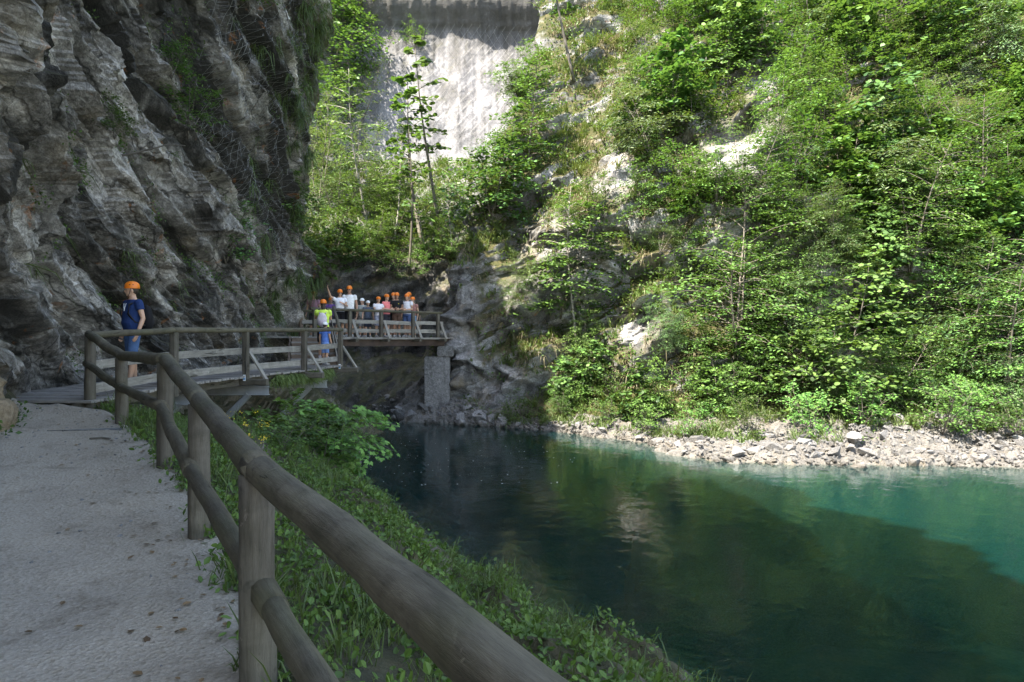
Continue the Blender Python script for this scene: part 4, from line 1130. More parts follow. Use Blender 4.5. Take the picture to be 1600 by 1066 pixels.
def tree_geom(seed, H=5.0, base=0.25, R=1.8, nb=34, leaf=0.11, kind='rhomb', elev=0.55, droop=0.5, twig=0.5, nt=9, spacing=0.75, lean=0.1, trunk_r=0.05, stems=1, top=0.35, jit=0.25):
    """trunk(s) with limbs; leaves stand in flat sprays along the twigs. returns (trunk mesh, crown mesh)"""
    rnd = random.Random(seed); mb = MB(); pos = []; dr = []
    for st in range(stems):
        a0 = rnd.uniform(0, 6.28); ln = lean * (1 if stems == 1 else 2.2) * rnd.uniform(.5, 1.2)
        h = H * (1 if st == 0 else rnd.uniform(.55, .95))
        pts = []; x = y = 0.0
        w1, w2 = rnd.uniform(0, 6), rnd.uniform(0, 6)
        for i in range(11):
            t = i / 10
            pts.append(V(math.cos(a0) * ln * h * t + .035 * h * math.sin(3 * t + w1) * t, math.sin(a0) * ln * h * t + .035 * h * math.sin(4 * t + w2) * t, h * t))
        pts = np.array(pts); rad = trunk_r * (H / 5) ** .5 * (1 - np.linspace(0, .88, 11)) * (1 if stems == 1 else .7)
        mb.tube(pts, rad, 7, True, .05)
        m = max(5, int(nb / stems))
        for b in range(m):
            t = base + (1 - base) * (b + rnd.random()) / m
            o = pts[min(int(t * 10), 9)] * (1 - (t * 10 % 1)) + pts[min(int(t * 10) + 1, 10)] * (t * 10 % 1)
            az = b * 2.39996 + rnd.uniform(-.5, .5)
            rel = (t - base) / (1 - base)
            shp = (math.sin(math.pi * min(1, rel * .85 + .18)) * (1 - top) + top * (1 - rel * .6))
            Lb = R * shp * rnd.uniform(.6, 1.15)
            e = elev * (0.3 + rel) + rnd.uniform(-.2, .2)
            bp = []; q = o.copy(); dirv = V(math.cos(az) * math.cos(e), math.sin(az) * math.cos(e), math.sin(e))
            ns = 7
            for i in range(ns):
                bp.append(q.copy()); q = q + dirv * Lb / (ns - 1)
                dirv = dirv + V(rnd.uniform(-.15, .15), rnd.uniform(-.15, .15), -droop * .22 + rnd.uniform(-.06, .06)); dirv /= np.linalg.norm(dirv)
            bp = np.array(bp); mb.tube(bp, np.linspace(max(.008, rad[5] * .5), .004, ns), 4, False)
            for j in range(nt):
                s = .22 + .78 * (j + rnd.random() * .7) / nt; k = min(int(s * (ns - 1)), ns - 2); fr = s * (ns - 1) - k
                p = bp[k] * (1 - fr) + bp[k + 1] * fr; bd = bp[k + 1] - bp[k]; bd = bd / (np.linalg.norm(bd) + 1e-9)
                sd = np.cross(V(0, 0, 1), bd); sd /= (np.linalg.norm(sd) + 1e-9)
                sg = 1 if j % 2 else -1
                td = bd * .75 + sd * sg * .8 + V(0, 0, rnd.uniform(-.22, .12)); td /= np.linalg.norm(td)
                Lt = twig * Lb * (1.1 - .65 * s) * rnd.uniform(.6, 1.2)
                if j == nt - 1: td = bd; Lt *= 1.2
                nl = max(3, int(Lt / (leaf * spacing)))
                for i in range(nl):
                    u = (i + .5) / nl; pp = p + td * Lt * u + V(0, 0, -.12 * Lt * u * u)
                    s2 = np.cross(V(0, 0, 1), td); sg2 = 1 if i % 2 else -1
                    pos.append(pp + np.array([rnd.gauss(0, 1), rnd.gauss(0, 1), rnd.gauss(0, .6)]) * leaf * jit)
                    dr.append(td * .7 + s2 * sg2 * .85 + V(0, 0, rnd.uniform(-.45, .1)))
    tm = mb.mesh('trunk', True)
    cm = leaves_mesh('crown', pos, dr, leaf, kind)
    return tm, cm

PROTO = {}
def proto(key, mat, bark, **kw):
    for i in range(3 if key in ('hornbeam', 'maple', 'ash', 'shrub') else 2):
        tm, cm = tree_geom(hash_key(key) + i * 13, **kw)
        grain_attr(tm, (0, 0, 0), (0, 0, 1)); tm.materials.append(M[bark]); cm.materials.append(M[mat])
        PROTO.setdefault(key, []).append((tm, cm))
def hash_key(s): return sum(ord(c) * (i + 3) for i, c in enumerate(s))
proto('hornbeam', 'leafA', 'bark', H=4.0, base=.10, R=2.1, nb=44, nt=10, leaf=.16, elev=.5, droop=.5, stems=2, lean=.16, jit=.6, spacing=.55)
proto('maple', 'leafB', 'bark', H=4.2, base=.12, R=2.1, nb=36, nt=9, leaf=.21, kind='lobed', elev=.5, droop=.55, spacing=.58, stems=2, lean=.16, jit=.5)
proto('ash', 'leafC', 'bark', H=4.2, base=.12, R=2.0, nb=40, nt=10, leaf=.18, kind='narrow', elev=.8, droop=.9, spacing=.28, jit=.7, stems=3, lean=.16)
proto('bighornbeam', 'leafA', 'bark', H=6.5, base=.10, R=2.9, nb=90, nt=11, leaf=.125, elev=.5, droop=.5, stems=3, lean=.14, jit=.8, spacing=.7, trunk_r=.07)
proto('bigmaple', 'leafB', 'bark', H=6.5, base=.12, R=2.9, nb=76, nt=10, leaf=.165, kind='lobed', elev=.5, droop=.55, stems=3, lean=.14, jit=.7, spacing=.75, trunk_r=.07)
proto('bigash', 'leafC', 'bark', H=6.5, base=.12, R=2.7, nb=90, nt=11, leaf=.14, kind='narrow', elev=.8, droop=.9, spacing=.32, jit=.9, stems=3, lean=.16, trunk_r=.06)
proto('lowmaple', 'bankleaf', 'bark', H=1.35, base=.1, R=1.1, nb=40, nt=8, leaf=.115, kind='maple', elev=.6, droop=.6, stems=4, lean=.25, jit=.5, spacing=.62)
proto('shrub', 'leafA', 'bark', H=2.0, base=.1, R=1.15, nb=40, nt=8, leaf=.115, elev=.8, droop=.4, stems=5, lean=.24, jit=.7, spacing=.6)
proto('darkshrub', 'leafD', 'bark', H=2.2, base=.08, R=1.25, nb=42, nt=8, leaf=.13, elev=.7, droop=.5, stems=5, lean=.22, jit=.7, spacing=.6)
proto('sapling', 'leafB', 'bark', H=6.0, base=.40, R=1.15, nb=15, nt=6, leaf=.16, kind='lobed', elev=.5, droop=.35, trunk_r=.06, spacing=.9, lean=.12)
proto('youngtree', 'leafA', 'palebark', H=6.0, base=.38, R=1.5, nb=30, nt=8, leaf=.15, elev=.5, droop=.4, trunk_r=.05, spacing=.75, lean=.12)
proto('conic', 'leafA', 'bark', H=3.0, base=.04, R=1.15, nb=70, nt=9, leaf=.10, elev=.5, droop=.25, top=.85, twig=.4, spacing=.7)
proto('willow', 'leafC', 'bark', H=5.0, base=.15, R=1.8, nb=54, nt=9, leaf=.13, kind='narrow', elev=1.0, droop=.6, spacing=.5, jit=.9, stems=3, lean=.14)
proto('tallgreen', 'leafA', 'bark', H=5.5, base=.18, R=2.2, nb=60, nt=10, leaf=.17, elev=.55, droop=.4, stems=2, lean=.1, jit=.5, spacing=.6)

def plant(kind, var, loc, scale, rz, tilt=(0, 0), name='tree', label=None, cat='tree', group=None, sz=1.0):
    tm, cm = PROTO[kind][var % len(PROTO[kind])]
    r = empty(name, loc); r.rotation_euler = (tilt[0], tilt[1], rz); r.scale = (scale, scale, scale * sz)
    link('trunk' if name != 'shrub' else 'stem', tm, None, r); link('crown' if name != 'shrub' else 'foliage', cm, None, r)
    tag(r, label, cat, group)
    return r

def on(S, px, py):
    h = S.hit(px, py); return h

# ---- named trees and shrubs: (surface, foot px, foot py, kind, crown height in px, name, label)
HERO = [
    # ravine saplings
    (RV, 660, 378, 'sapling', 0, 300, 'sapling', 'thin maple sapling standing in front of the pale netted wall, left of two'),
    (RV, 690, 345, 'sapling', 1, 290, 'sapling', 'thin straight maple sapling against the pale netted wall, right of two'),
    (RV, 640, 420, 'sapling', 0, 235, 'sapling', 'forked maple sapling rising from the ledge above the bridge'),
    (RV, 672, 400, 'youngtree', 1, 100, 'sapling', 'short pale-stemmed sapling at the foot of the netted wall'),
    (RV, 548, 325, 'willow', 0, 170, 'tree', 'dark-stemmed airy tree left of the pale wall'),
    (RV, 505, 330, 'willow', 1, 190, 'tree', 'silvery bushy tree against the left cliff edge'),
    (RV, 505, 190, 'tallgreen', 0, 230, 'tree', 'bright green tree high behind the left cliff edge'),
    (RV, 540, 130, 'tallgreen', 1, 190, 'tree', 'leafy tree at the top of the ravine by the netting'),
    (RV, 530, 390, 'hornbeam', 2, 130, 'tree', 'low spreading tree behind the bridge at the cliff corner'),
    (RV, 590, 385, 'hornbeam', 0, 80, 'shrub', 'shrub on the green ledge above the bridge centre'),
    (RV, 610, 300, 'shrub', 1, 70, 'shrub', 'small shrub at the foot of the pale wall'),
    (RV, 655, 70, 'shrub', 0, 50, 'shrub', 'tiny shrub clinging to the dark overhang'),
    (RV, 500, 430, 'maple', 0, 100, 'shrub', 'broad-leaved shrub overhanging the left end of the bridge'),
    (RV, 578, 352, 'youngtree', 0, 250, 'sapling', 'slender tree rising left of the thin maple saplings'),
    (RV, 622, 372, 'youngtree', 1, 200, 'sapling', 'slim leafy tree between the airy tree and the forked sapling'),
    (RV, 535, 372, 'willow', 0, 150, 'tree', 'airy low tree behind the cliff corner'),
    (RV, 705, 385, 'youngtree', 0, 150, 'sapling', 'slim sapling in the gully beside the rock nose'),
    (RV, 492, 260, 'tallgreen', 1, 170, 'tree', 'green tree hard against the left cliff edge, mid height'),
    (RV, 560, 215, 'willow', 1, 150, 'tree', 'silvery tree before the left side of the pale wall'),
    (RV, 610, 430, 'shrub', 0, 60, 'shrub', 'shrub hanging over the dark rock above the visitors'),
    (RV, 560, 425, 'hornbeam', 1, 70, 'shrub', 'shrub on dark rock above the tall man'),
    (RV, 655, 425, 'shrub', 2, 55, 'shrub', 'shrub on dark rock near the rock nose'),
    # right slope, from the nose to the right
    (RS, 770, 345, 'maple', 0, 190, 'tree', 'small maple with dark leaves on the rock nose above the bridge'),
    (RS, 830, 250, 'conic', 0, 165, 'tree', 'dense bright conical bush-like tree on the grassy ridge'),
    (RS, 895, 130, 'sapling', 1, 260, 'tree', 'bare-stemmed tree reaching out of the top of the picture'),
    (RS, 765, 250, 'shrub', 2, 70, 'shrub', 'shrub on the ridge edge beside the pale wall'),
    (RS, 750, 110, 'shrub', 0, 60, 'shrub', 'small shrub on the ridge below the dark overhang'),
    (RS, 900, 560, 'youngtree', 0, 270, 'tree', 'slender pale-stemmed tree standing on the lower slope above the shore'),
    (RS, 1160, 560, 'hornbeam', 1, 330, 'tree', 'pale-trunked tree in front of the dark brown recess'),
    (RS, 1175, 330, 'hornbeam', 2, 170, 'tree', 'spreading tree in front of the white rock step'),
    (RS, 1080, 330, 'hornbeam', 0, 130, 'tree', 'bright tree left of the white rock step'),
    (RS, 870, 500, 'maple', 1, 190, 'tree', 'dark green maple low on the slope beside the grey nose'),
    (RS, 1000, 650, 'maple', 2, 100, 'shrub', 'bright maple bush right at the shore'),
    (RS, 905, 610, 'maple', 0, 110, 'shrub', 'low dark maple bush above the mossy shore bank'),
    (RS, 1130, 640, 'maple', 1, 170, 'tree', 'bright maple leaning out above the gravel'),
    (RS, 1300, 640, 'maple', 2, 260, 'tree', 'large maple with lit flat sprays in the middle of the right bank'),
    (RS, 1330, 500, 'maple', 0, 230, 'tree', 'upright maple above the lit sprays'),
    (RS, 1480, 640, 'ash', 0, 290, 'tree', 'pale feathery tree beside the gravel fan'),
    (RS, 1570, 640, 'hornbeam', 0, 300, 'tree', 'dark tree at the right edge above the stones'),
    (RS, 1230, 450, 'hornbeam', 1, 190, 'tree', 'tree left of the small white rock patch'),
    (RS, 1420, 430, 'hornbeam', 2, 250, 'tree', 'broad dense tree filling the right of the slope'),
    (RS, 1530, 330, 'hornbeam', 0, 260, 'tree', 'tall dark green tree near the right edge'),
    (RS, 1480, 690, 'shrub', 1, 60, 'shrub', 'small bright bush growing out of the gravel fan'),
    (RS, 1230, 690, 'shrub', 2, 50, 'shrub', 'low weedy bush on the bank behind the gravel'),
    # left cliff
    (LC, 300, 215, 'shrub', 0, 70, 'shrub', 'shrub growing on the middle ledge of the left cliff'),
    (LC, 360, 410, 'shrub', 1, 80, 'shrub', 'largest shrub on the lower left cliff, with bare twigs'),
    (LC, 275, 120, 'shrub', 2, 50, 'shrub', 'small shrub on the upper left cliff'),
    (LC, 205, 432, 'shrub', 0, 30, 'shrub', "tuft of leaves on the rock above the man's helmet"),
    (LC, 175, 215, 'darkshrub', 0, 50, 'shrub', 'dark creeping plant on the left cliff ledge'),
    (LC, 390, 12, 'shrub', 1, 60, 'shrub', 'leaves hanging over the top of the left cliff'),
    (LC, 470, 400, 'hornbeam', 1, 90, 'shrub', 'leafy shrub at the lower right corner of the left cliff'),
    (LC, 455, 470, 'shrub', 2, 60, 'shrub', 'shrub on the cliff just above the boardwalk end'),
]
rr = random.Random(5)
for (S, px, py, kind, var, hpx, name, label) in HERO:
    h = on(S, px, py)
    if h is None: continue
    P, N = h; Hm = hpx * P[1] / FPX * (1.5 if S is LC else 1)
    if S is RS and kind in ('hornbeam', 'maple', 'ash') and hpx > 150: kind = 'big' + kind
    H0 = {'hornbeam': 4.4, 'maple': 4.6, 'ash': 4.7, 'shrub': 2.3, 'darkshrub': 2.5, 'sapling': 6.2, 'youngtree': 6.2, 'conic': 3.1, 'willow': 5.3, 'tallgreen': 5.8, 'bighornbeam': 7.0, 'bigmaple': 7.0, 'bigash': 7.2}[kind]
    sc = Hm / H0
    plant(kind, var, P - np.array([0, 0, .12]), sc, rr.uniform(0, 6.28), (rr.uniform(.05, .2), rr.uniform(-.06, .06)), name, label, 'tree' if name in ('tree', 'sapling') else 'shrub')

# ---- the mass of young trees on the right slope: alike, so they share a label per kind
BARE = [(1165, 235, 75, 50), (965, 255, 45, 70), (880, 370, 75, 50), (715, 500, 30, 150), (1285, 415, 30, 28), (760, 600, 60, 50), (1190, 130, 25, 30), (870, 100, 90, 70), (800, 180, 60, 60), (900, 190, 60, 60), (1110, 440, 50, 50)]
MARKS = [(800, 100, 'on the grassy ridge beside the pale wall'), (930, 70, 'near the bare-stemmed tree'), (1060, 60, 'at the slope top, left of middle'), (1200, 60, 'at the top middle of the slope'),
         (1350, 60, 'at the slope top, right of middle'), (1520, 60, 'in the top right corner'), (830, 250, 'around the bright conical tree'), (960, 250, 'around the rust-stained pale rock'), (1080, 240, 'left of the white rock step'),
         (1180, 260, 'at the white rock step'), (1300, 230, 'right of the white rock step'), (1420, 240, 'on the upper right of the slope'), (1540, 260, 'near the right edge, high up'), (790, 420, 'above the grey rock nose'),
         (900, 420, 'on the ledges right of the rock nose'), (1020, 430, 'in the middle of the slope'), (1110, 420, 'beside the dark brown recess'), (1290, 430, 'by the small white rock patch'), (1400, 420, 'above the pale feathery tree'),
         (1530, 430, 'near the right edge, mid height'), (820, 570, 'low beside the grey rock nose'), (930, 580, 'low above the mossy shore bank'), (1050, 590, 'behind the shore maple bush'), (1180, 590, 'low behind the leaning maple'),
         (1320, 600, 'under the lit maple sprays'), (1450, 600, 'behind the gravel fan'), (1560, 600, 'at the right edge above the stones')]
MARKS_RAVINE = [(500, 340, 'behind the left cliff edge'), (570, 340, 'below the pale wall, left side'), (640, 340, 'below the pale wall, middle'), (705, 340, 'in the ravine beside the rock nose')]
ORD = ['leftmost', 'second', 'third', 'fourth', 'fifth', 'sixth', 'seventh', 'eighth', 'ninth', 'tenth', 'eleventh', 'twelfth']
NUM = ['', '', 'two', 'three', 'four', 'five', 'six', 'seven', 'eight', 'nine', 'ten', 'eleven', 'twelve']
LOOK = {'hornbeam': ('young hornbeam', 'young hornbeams'), 'maple': ('broad-leaved maple', 'broad-leaved maples'), 'ash': ('feathery ash', 'feathery ashes'), 'shrub': ('leafy shrub', 'leafy shrubs'), 'darkshrub': ('dark shrub', 'dark shrubs')}
def give_labels(items, marks):
    cells = {}
    for (px, py, k, o) in items:
        mk = min(marks, key=lambda m: (m[0] - px) ** 2 + (m[1] - py) ** 2)[2]
        cells.setdefault((k, mk), []).append((px, o))
    for (k, mk), L in cells.items():
        L.sort(key=lambda a: a[0]); n = len(L)
        for i, (_, o) in enumerate(L):
            one, many = LOOK[k]
            if n == 1: s = '%s %s' % (one, mk)
            elif i == 0: s = 'leftmost of %s %s %s' % (NUM[n], many, mk)
            elif i == n - 1: s = 'rightmost of %s %s %s' % (NUM[n], many, mk)
            else: s = '%s from left of %s %s %s' % (ORD[i], NUM[n], many, mk)
            if n == 1: s = 'only ' + s
            o['label'] = s
def fill_slope():
    kinds = ['hornbeam', 'hornbeam', 'hornbeam', 'maple', 'ash', 'ash', 'shrub', 'darkshrub']
    items = []
    for gy in range(-40, 680, 42):
        for gx in range(735, 1700, 44):
            px = gx + rr.uniform(-21, 21); py = gy + rr.uniform(-21, 21)
            if px < 1000 and py < 330 and rr.random() < .72: continue
            if px < 860 and rr.random() < .55: continue
            if any(((px - a) / c) ** 2 + ((py - 25 - b) / d) ** 2 < 1 for a, b, c, d in BARE): continue
            dens = .58 if px < 1050 else .85
            if py > 560 and px < 1250: dens = .5
            if py > 655: dens = .15
            if py < 340 and px > 1000: dens = .62
            if rr.random() > dens: continue
            h = on(RS, px, py)
            if h is None: continue
            P, N = h
            k = rr.choice(kinds) if not (px > 1300 and 200 < py < 640) else rr.choice(['hornbeam', 'maple', 'ash', 'maple'])
            sc = {'shrub': rr.uniform(.5, 1.05), 'darkshrub': rr.uniform(.5, .95)}.get(k, rr.uniform(.36, .66)) * (1.0 if px > 1030 else .75)
            nm = 'shrub' if 'shrub' in k else 'tree'; kk_ = k
            if nm == 'tree' and py > 380 and rr.random() < .4: kk_ = 'big' + k; sc *= .8
            elif py < 340: sc *= 1.45
            o = plant(kk_, rr.randrange(3), P - np.array([0, 0, .1]), sc, rr.uniform(0, 6.28), (rr.uniform(.05, .35), rr.uniform(-.15, .15)), nm, 'x', nm, 'thicket covering the right slope')
            items.append((px, py - 25, k, o))
    give_labels(items, MARKS)
fill_slope()
items = []
for i in range(44):
    px, py = rr.uniform(478, 715), rr.uniform(285, 408)
    h = on(RV, px, py)
    if h is None: continue
    k = rr.choice(['shrub', 'shrub', 'hornbeam', 'darkshrub'])
    o = plant(k, rr.randrange(3), h[0] - np.array([0, 0, .1]), rr.uniform(.5, .85) * (.42 if k == 'hornbeam' else 1), rr.uniform(0, 6.28), (rr.uniform(.05, .3), 0), 'shrub', 'x', 'shrub', 'shrubs below the ravine wall')
    items.append((px, py, k, o))
give_labels(items, MARKS_RAVINE)

# ---- maple bush over the water below the boardwalk, and bank plants
def bank_bush(px, py, d, kind, var, scale, label, tilt=(0, 0)):
    p = at(px, py, d)
    plant(kind, var, p, scale, rr.uniform(0, 6.28), tilt, 'shrub', label, 'shrub')
bank_bush(475, 735, 13.2, 'lowmaple', 0, 1.0, 'maple bush hanging over the water below the boardwalk', (.05, .22))
bank_bush(425, 720, 12.4, 'lowmaple', 1, .75, 'maple bush under the boardwalk struts', (.1, .1))
bank_bush(520, 722, 13.6, 'lowmaple', 1, .95, 'maple spray reaching farthest over the green pool', (.0, .5))
bank_bush(425, 755, 10.5, 'shrub', 1, .55, 'leafy shrub on the bank right of the log handrail', (.1, .1))
bank_bush(500, 750, 12.8, 'darkshrub', 1, .6, 'dark shrub at the water edge below the maple bush', (.0, .2))
SHB = [(1010, 668, 'shrub', .55, 'low shrub at the shore beside the bright maple bush'), (1075, 676, 'shrub', .6, 'low shrub on the bank where the gravel begins'), (1180, 672, 'darkshrub', .6, 'dark low shrub behind the widest stones'),
       (1265, 668, 'shrub', .7, 'low bright shrub at the back of the gravel, right of the leaning maple'), (1345, 660, 'shrub', .8, 'shrub at the left side of the gravel fan'), (1475, 672, 'shrub', .9, 'leafy shrub spreading over the right of the gravel fan'),
       (1520, 660, 'shrub', .8, 'shrub behind the gravel fan, near the right edge'), (1585, 680, 'darkshrub', .7, 'dark shrub among the last stones at the right edge'), (940, 655, 'shrub', .5, 'small shrub on the mossy bank above the waterline'), (870, 645, 'darkshrub', .45, 'dark small shrub on the mossy bank near the nose')]
for (px, py, k_, s_, lb) in SHB:
    h = FS.hit(px, py)
    if h is not None: plant(k_, rr.randrange(3), h[0] - np.array([0, 0, .05]), s_, rr.uniform(0, 6.28), (rr.uniform(.1, .3), 0), 'shrub', lb, 'shrub')

# ================================================================== GROUND COVER (stuff)
def tufts(pts, nrm, nb, length, name, mat, up=0.8, width=.012, droop=.7, spread=.8):
    n = len(pts); K = n * nb
    p = np.repeat(pts, nb, 0) + RNG.normal(0, .05, (K, 3)); nn = np.repeat(nrm, nb, 0)
    L = (np.repeat(length * RNG.uniform(.6, 1.3, n), nb) * RNG.uniform(.5, 1.2, K))[:, None]
    az = RNG.uniform(0, 2 * np.pi, K)
    h = np.stack([np.cos(az), np.sin(az), 0 * az], 1) * spread * RNG.uniform(.2, 1, (K, 1)) + nn * .5
    U = np.array([0, 0, 1.0])
    def pt(s): return p + L * (h * s + U * (up * s) - U * droop * s * s * RNG_d)
    RNG_d = RNG.uniform(.5, 1.5, (K, 1))
    p1, p2 = pt(.5), pt(1.0)
    side = np.cross(p2 - p, U + RNG.normal(0, .3, (K, 3))); side /= np.linalg.norm(side, axis=1)[:, None] + 1e-9
    w = width * RNG.uniform(.6, 1.4, (K, 1))
    v = np.stack([p - side * w, p + side * w, p1 + side * w * .75, p1 - side * w * .75, p2], 1).reshape(-1, 3)
    b = np.arange(K) * 5
    q = np.stack([b, b + 1, b + 2, b + 3], 1); t = np.stack([b + 3, b + 2, b + 4], 1)
    val = np.repeat(np.clip(np.repeat(RNG.random(n), nb) * .7 + RNG.random(K) * .4, 0, 1), 5)
    o = link(name, mesh_np(name, v, [q, t], False, val), M[mat]); return o

def sample(S, n, mask):
    if not hasattr(S, 'px'): S.proj()
    w = S.area() * mask; w = np.clip(w, 0, None); w /= w.sum()
    i = RNG.choice(len(w), n, p=w)
    return S.P.reshape(-1, 3)[i], S.N.reshape(-1, 3)[i]
def view_mask(S, m=140):
    S.proj(); return ((S.px > -m) & (S.px < 1600 + m) & (S.py > -m) & (S.py < 1066 + m)).astype(float)

def nmask(S, k, seed, thr, soft=.12):
    return np.clip((fbm(S.P.reshape(-1, 3) * k + seed, 3) - thr) / soft, 0, 1)
def clover(pts, nrm, nl, size, name, mat, spread=.16, kind='rhomb'):
    n = len(pts); K = n * nl
    p = np.repeat(pts, nl, 0) + np.repeat(nrm, nl, 0) * RNG.uniform(.0, spread, (K, 1)) + RNG.normal(0, spread, (K, 3)) * np.array([1, 1, .6])
    d = np.repeat(nrm, nl, 0) * .5 + RNG.normal(0, .8, (K, 3)) + np.array([0, 0, -.15])
    val = np.clip(np.repeat(RNG.random(n), nl) * .6 + RNG.random(K) * .5, 0, 1)
    me = leaves_mesh(name, p, d, size, kind, .5, val); o = link(name, me, M[mat]); return o

RS.proj(); NZ = RS.N.reshape(-1, 3)[:, 2]; VM = view_mask(RS); hgt = RS.P.reshape(-1, 3)[:, 2]
bare = RS.moss < .35
grow = np.clip(RS.moss, .04, 1)
left = np.clip((1150 - RS.px) / 250, .1, 1)
gm = VM * grow * np.clip(NZ + .35, 0.05, 1) * (hgt > 1.0) * left * (.15 + nmask(RS, .45, 3, -.05))
p, n = sample(RS, 5600, gm)
tag(tufts(p, n, 11, .55, 'grass', 'grass', up=.75, width=.016), 'long green tussock grass growing over the right slope', 'grass', kind='stuff')
gm = VM * np.where(bare, .15, 1.0) * (hgt > 1.2) * left * nmask(RS, .55, 21, .10) * np.clip(NZ + .45, .05, 1)
p, n = sample(RS, 2400, gm)
tag(tufts(p, n, 13, .6, 'dry_grass', 'drygrass', up=.45, width=.013, droop=1.0), 'straw-coloured dry grass hanging from ledges of the right slope', 'grass', kind='stuff')
gm = VM * grow * (hgt > .9) * (.2 + nmask(RS, .6, 44, -.05))
p, n = sample(RS, 5200, gm)
tag(clover(p, n, 13, .14, 'undergrowth', 'weed', .22), 'low leafy undergrowth covering the right slope', 'undergrowth', kind='stuff')
# ravine green belt
VR = view_mask(RV); Pz = RV.P.reshape(-1, 3)
belt = VR * ((RV.py > 255) & (RV.py < 405)) * (Pz[:, 1] > 34.5)
leftg = VR * (RV.px < 590 - (RV.py) * .1) * (RV.py < 300)
p, n = sample(RV, 2600, belt * np.clip(RV.N.reshape(-1, 3)[:, 2] + .4, .05, 1) + .3 * leftg)
tag(tufts(p, n, 12, .75, 'grass', 'grass', up=.8, width=.022), 'grass on the belt below the pale ravine wall', 'grass', kind='stuff')
p, n = sample(RV, 2600, belt + .9 * leftg)
tag(clover(p, n, 14, .14, 'undergrowth', 'weed', .3), 'leafy undergrowth in the ravine behind the bridge', 'undergrowth', kind='stuff')
# left cliff: hanging grass on the right edge, moss tufts on ledges
VL = view_mask(LC); lz = LC.P.reshape(-1, 3); lnz = LC.N.reshape(-1, 3)[:, 2]
edge = VL * (lz[:, 1] > 19.5) * (lz[:, 1] < 25.5) * (lz[:, 2] > 3.9) * nmask(LC, .8, 9, .12) * np.clip((lz[:, 1] - 20) / 4, .15, 1) + VL * .12 * np.clip(lnz - .1, 0, 1) * nmask(LC, .5, 2, .05) * (lz[:, 2] > 3.0)
p, n = sample(LC, 750, edge)
tag(tufts(p, n, 16, .5, 'hanging_grass', 'grass', up=.3, width=.010, droop=1.2), 'long grass hanging from the edge and ledges of the left cliff', 'grass', kind='stuff')
p, n = sample(LC, 1700, VL * np.clip(lnz, 0, 1) * nmask(LC, .5, 5, .12) * (lz[:, 2] > 2.9) * (lz[:, 1] > 9))
tag(clover(p, n, 14, .055, 'cliff_plants', 'weed', .10), 'small leafy plants rooted on ledges of the left cliff', 'plants', kind='stuff')
# near bank
VB = view_mask(NB, 250); bp = NB.P.reshape(-1, 3)
rl = polyline([(-6.25, 10.2), (-5.15, 8.9), (-3.45, 6.7), (-2.25, 4.9), (-1.1, 2.9), (.35, .7), (2, -2)], n=200)[0]
d2 = np.min(np.linalg.norm(bp[:, None, :2][::1] - rl[None, ::8], axis=2), 1) if len(bp) < 400000 else None
sidev = np.interp(bp[:, 1], rl[::-1, 1], rl[::-1, 0])
right = (bp[:, 0] > sidev + .03) & (bp[:, 1] < 10.6)
bankm = VB * ((bp[:, 2] > WZ + .12) * (right | ((bp[:, 1] > 10.6) & (bp[:, 1] < 22) & (bp[:, 0] > np.interp(bp[:, 1], [10, 14, 19, 24], [-5.6, -5.4, -4.9, -5.8])))))
p, n = sample(NB, 3400, bankm)
tag(clover(p, n, 14, .054, 'bank_plants', 'bankleaf', .065, 'oval'), 'low green plants covering the near river bank', 'plants', kind='stuff')
p, n = sample(NB, 1900, bankm * (.2 + nmask(NB, .8, 6, 0)))
tag(tufts(p, n, 14, .24, 'bank_grass', 'grass', up=.85, width=.0045, droop=.8), 'grass growing on the near bank beside the path', 'grass', kind='stuff')
# yellow flowers on the bank right of the railing
p, n = sample(NB, 26, bankm * ((NB.px > 330) & (NB.px < 420) & (NB.py > 600) & (NB.py < 740)))
p = p + np.array([0, 0, .28])
tag(clover(p, n, 12, .028, 'yellow_flowers', 'petal', .035), 'small yellow flowers on the bank below the boardwalk', 'flowers', kind='stuff')
# weeds at the left edge of the path
wm = VB * (bp[:, 0] < np.interp(bp[:, 1], [0, 5, 7, 8.9, 10], [-3.9, -4.8, -5.5, -6.45, -7.2])) * (bp[:, 1] < 9.3) * (bp[:, 1] > 3)
p, n = sample(NB, 420, wm)
tag(clover(p, n, 16, .06, 'path_weeds', 'weed', .12), 'leafy weeds at the left edge of the path', 'plants', kind='stuff')
# far shore grass and moss
fsP = FS.P.reshape(-1, 3); FS.proj()
v = np.tile(np.linspace(-1.6, 1.12, 90), 520)
p, n = sample(FS, 1500, (v > .30 + .3 * (fsP[:, 0] > 10)) * (fsP[:, 0] > -2) * nmask(FS, .5, 3, -.12))
tag(tufts(p, n, 14, .42, 'shore_grass', 'grass', up=.8, width=.010), 'grass along the back of the gravel shore', 'grass', kind='stuff')
p, n = sample(FS, 700, (v > .28 + .3 * (fsP[:, 0] > 10)) * (fsP[:, 0] > -2) * nmask(FS, .5, 31, -.08))
tag(clover(p, n, 16, .075, 'shore_plants', 'weed', .15), 'bright weeds growing between the shore stones', 'plants', kind='stuff')
p, n = sample(NB, 260, ((bp[:, 1] > 12) & (bp[:, 1] < 19) & (bp[:, 2] > 1.3)) * 1.0)

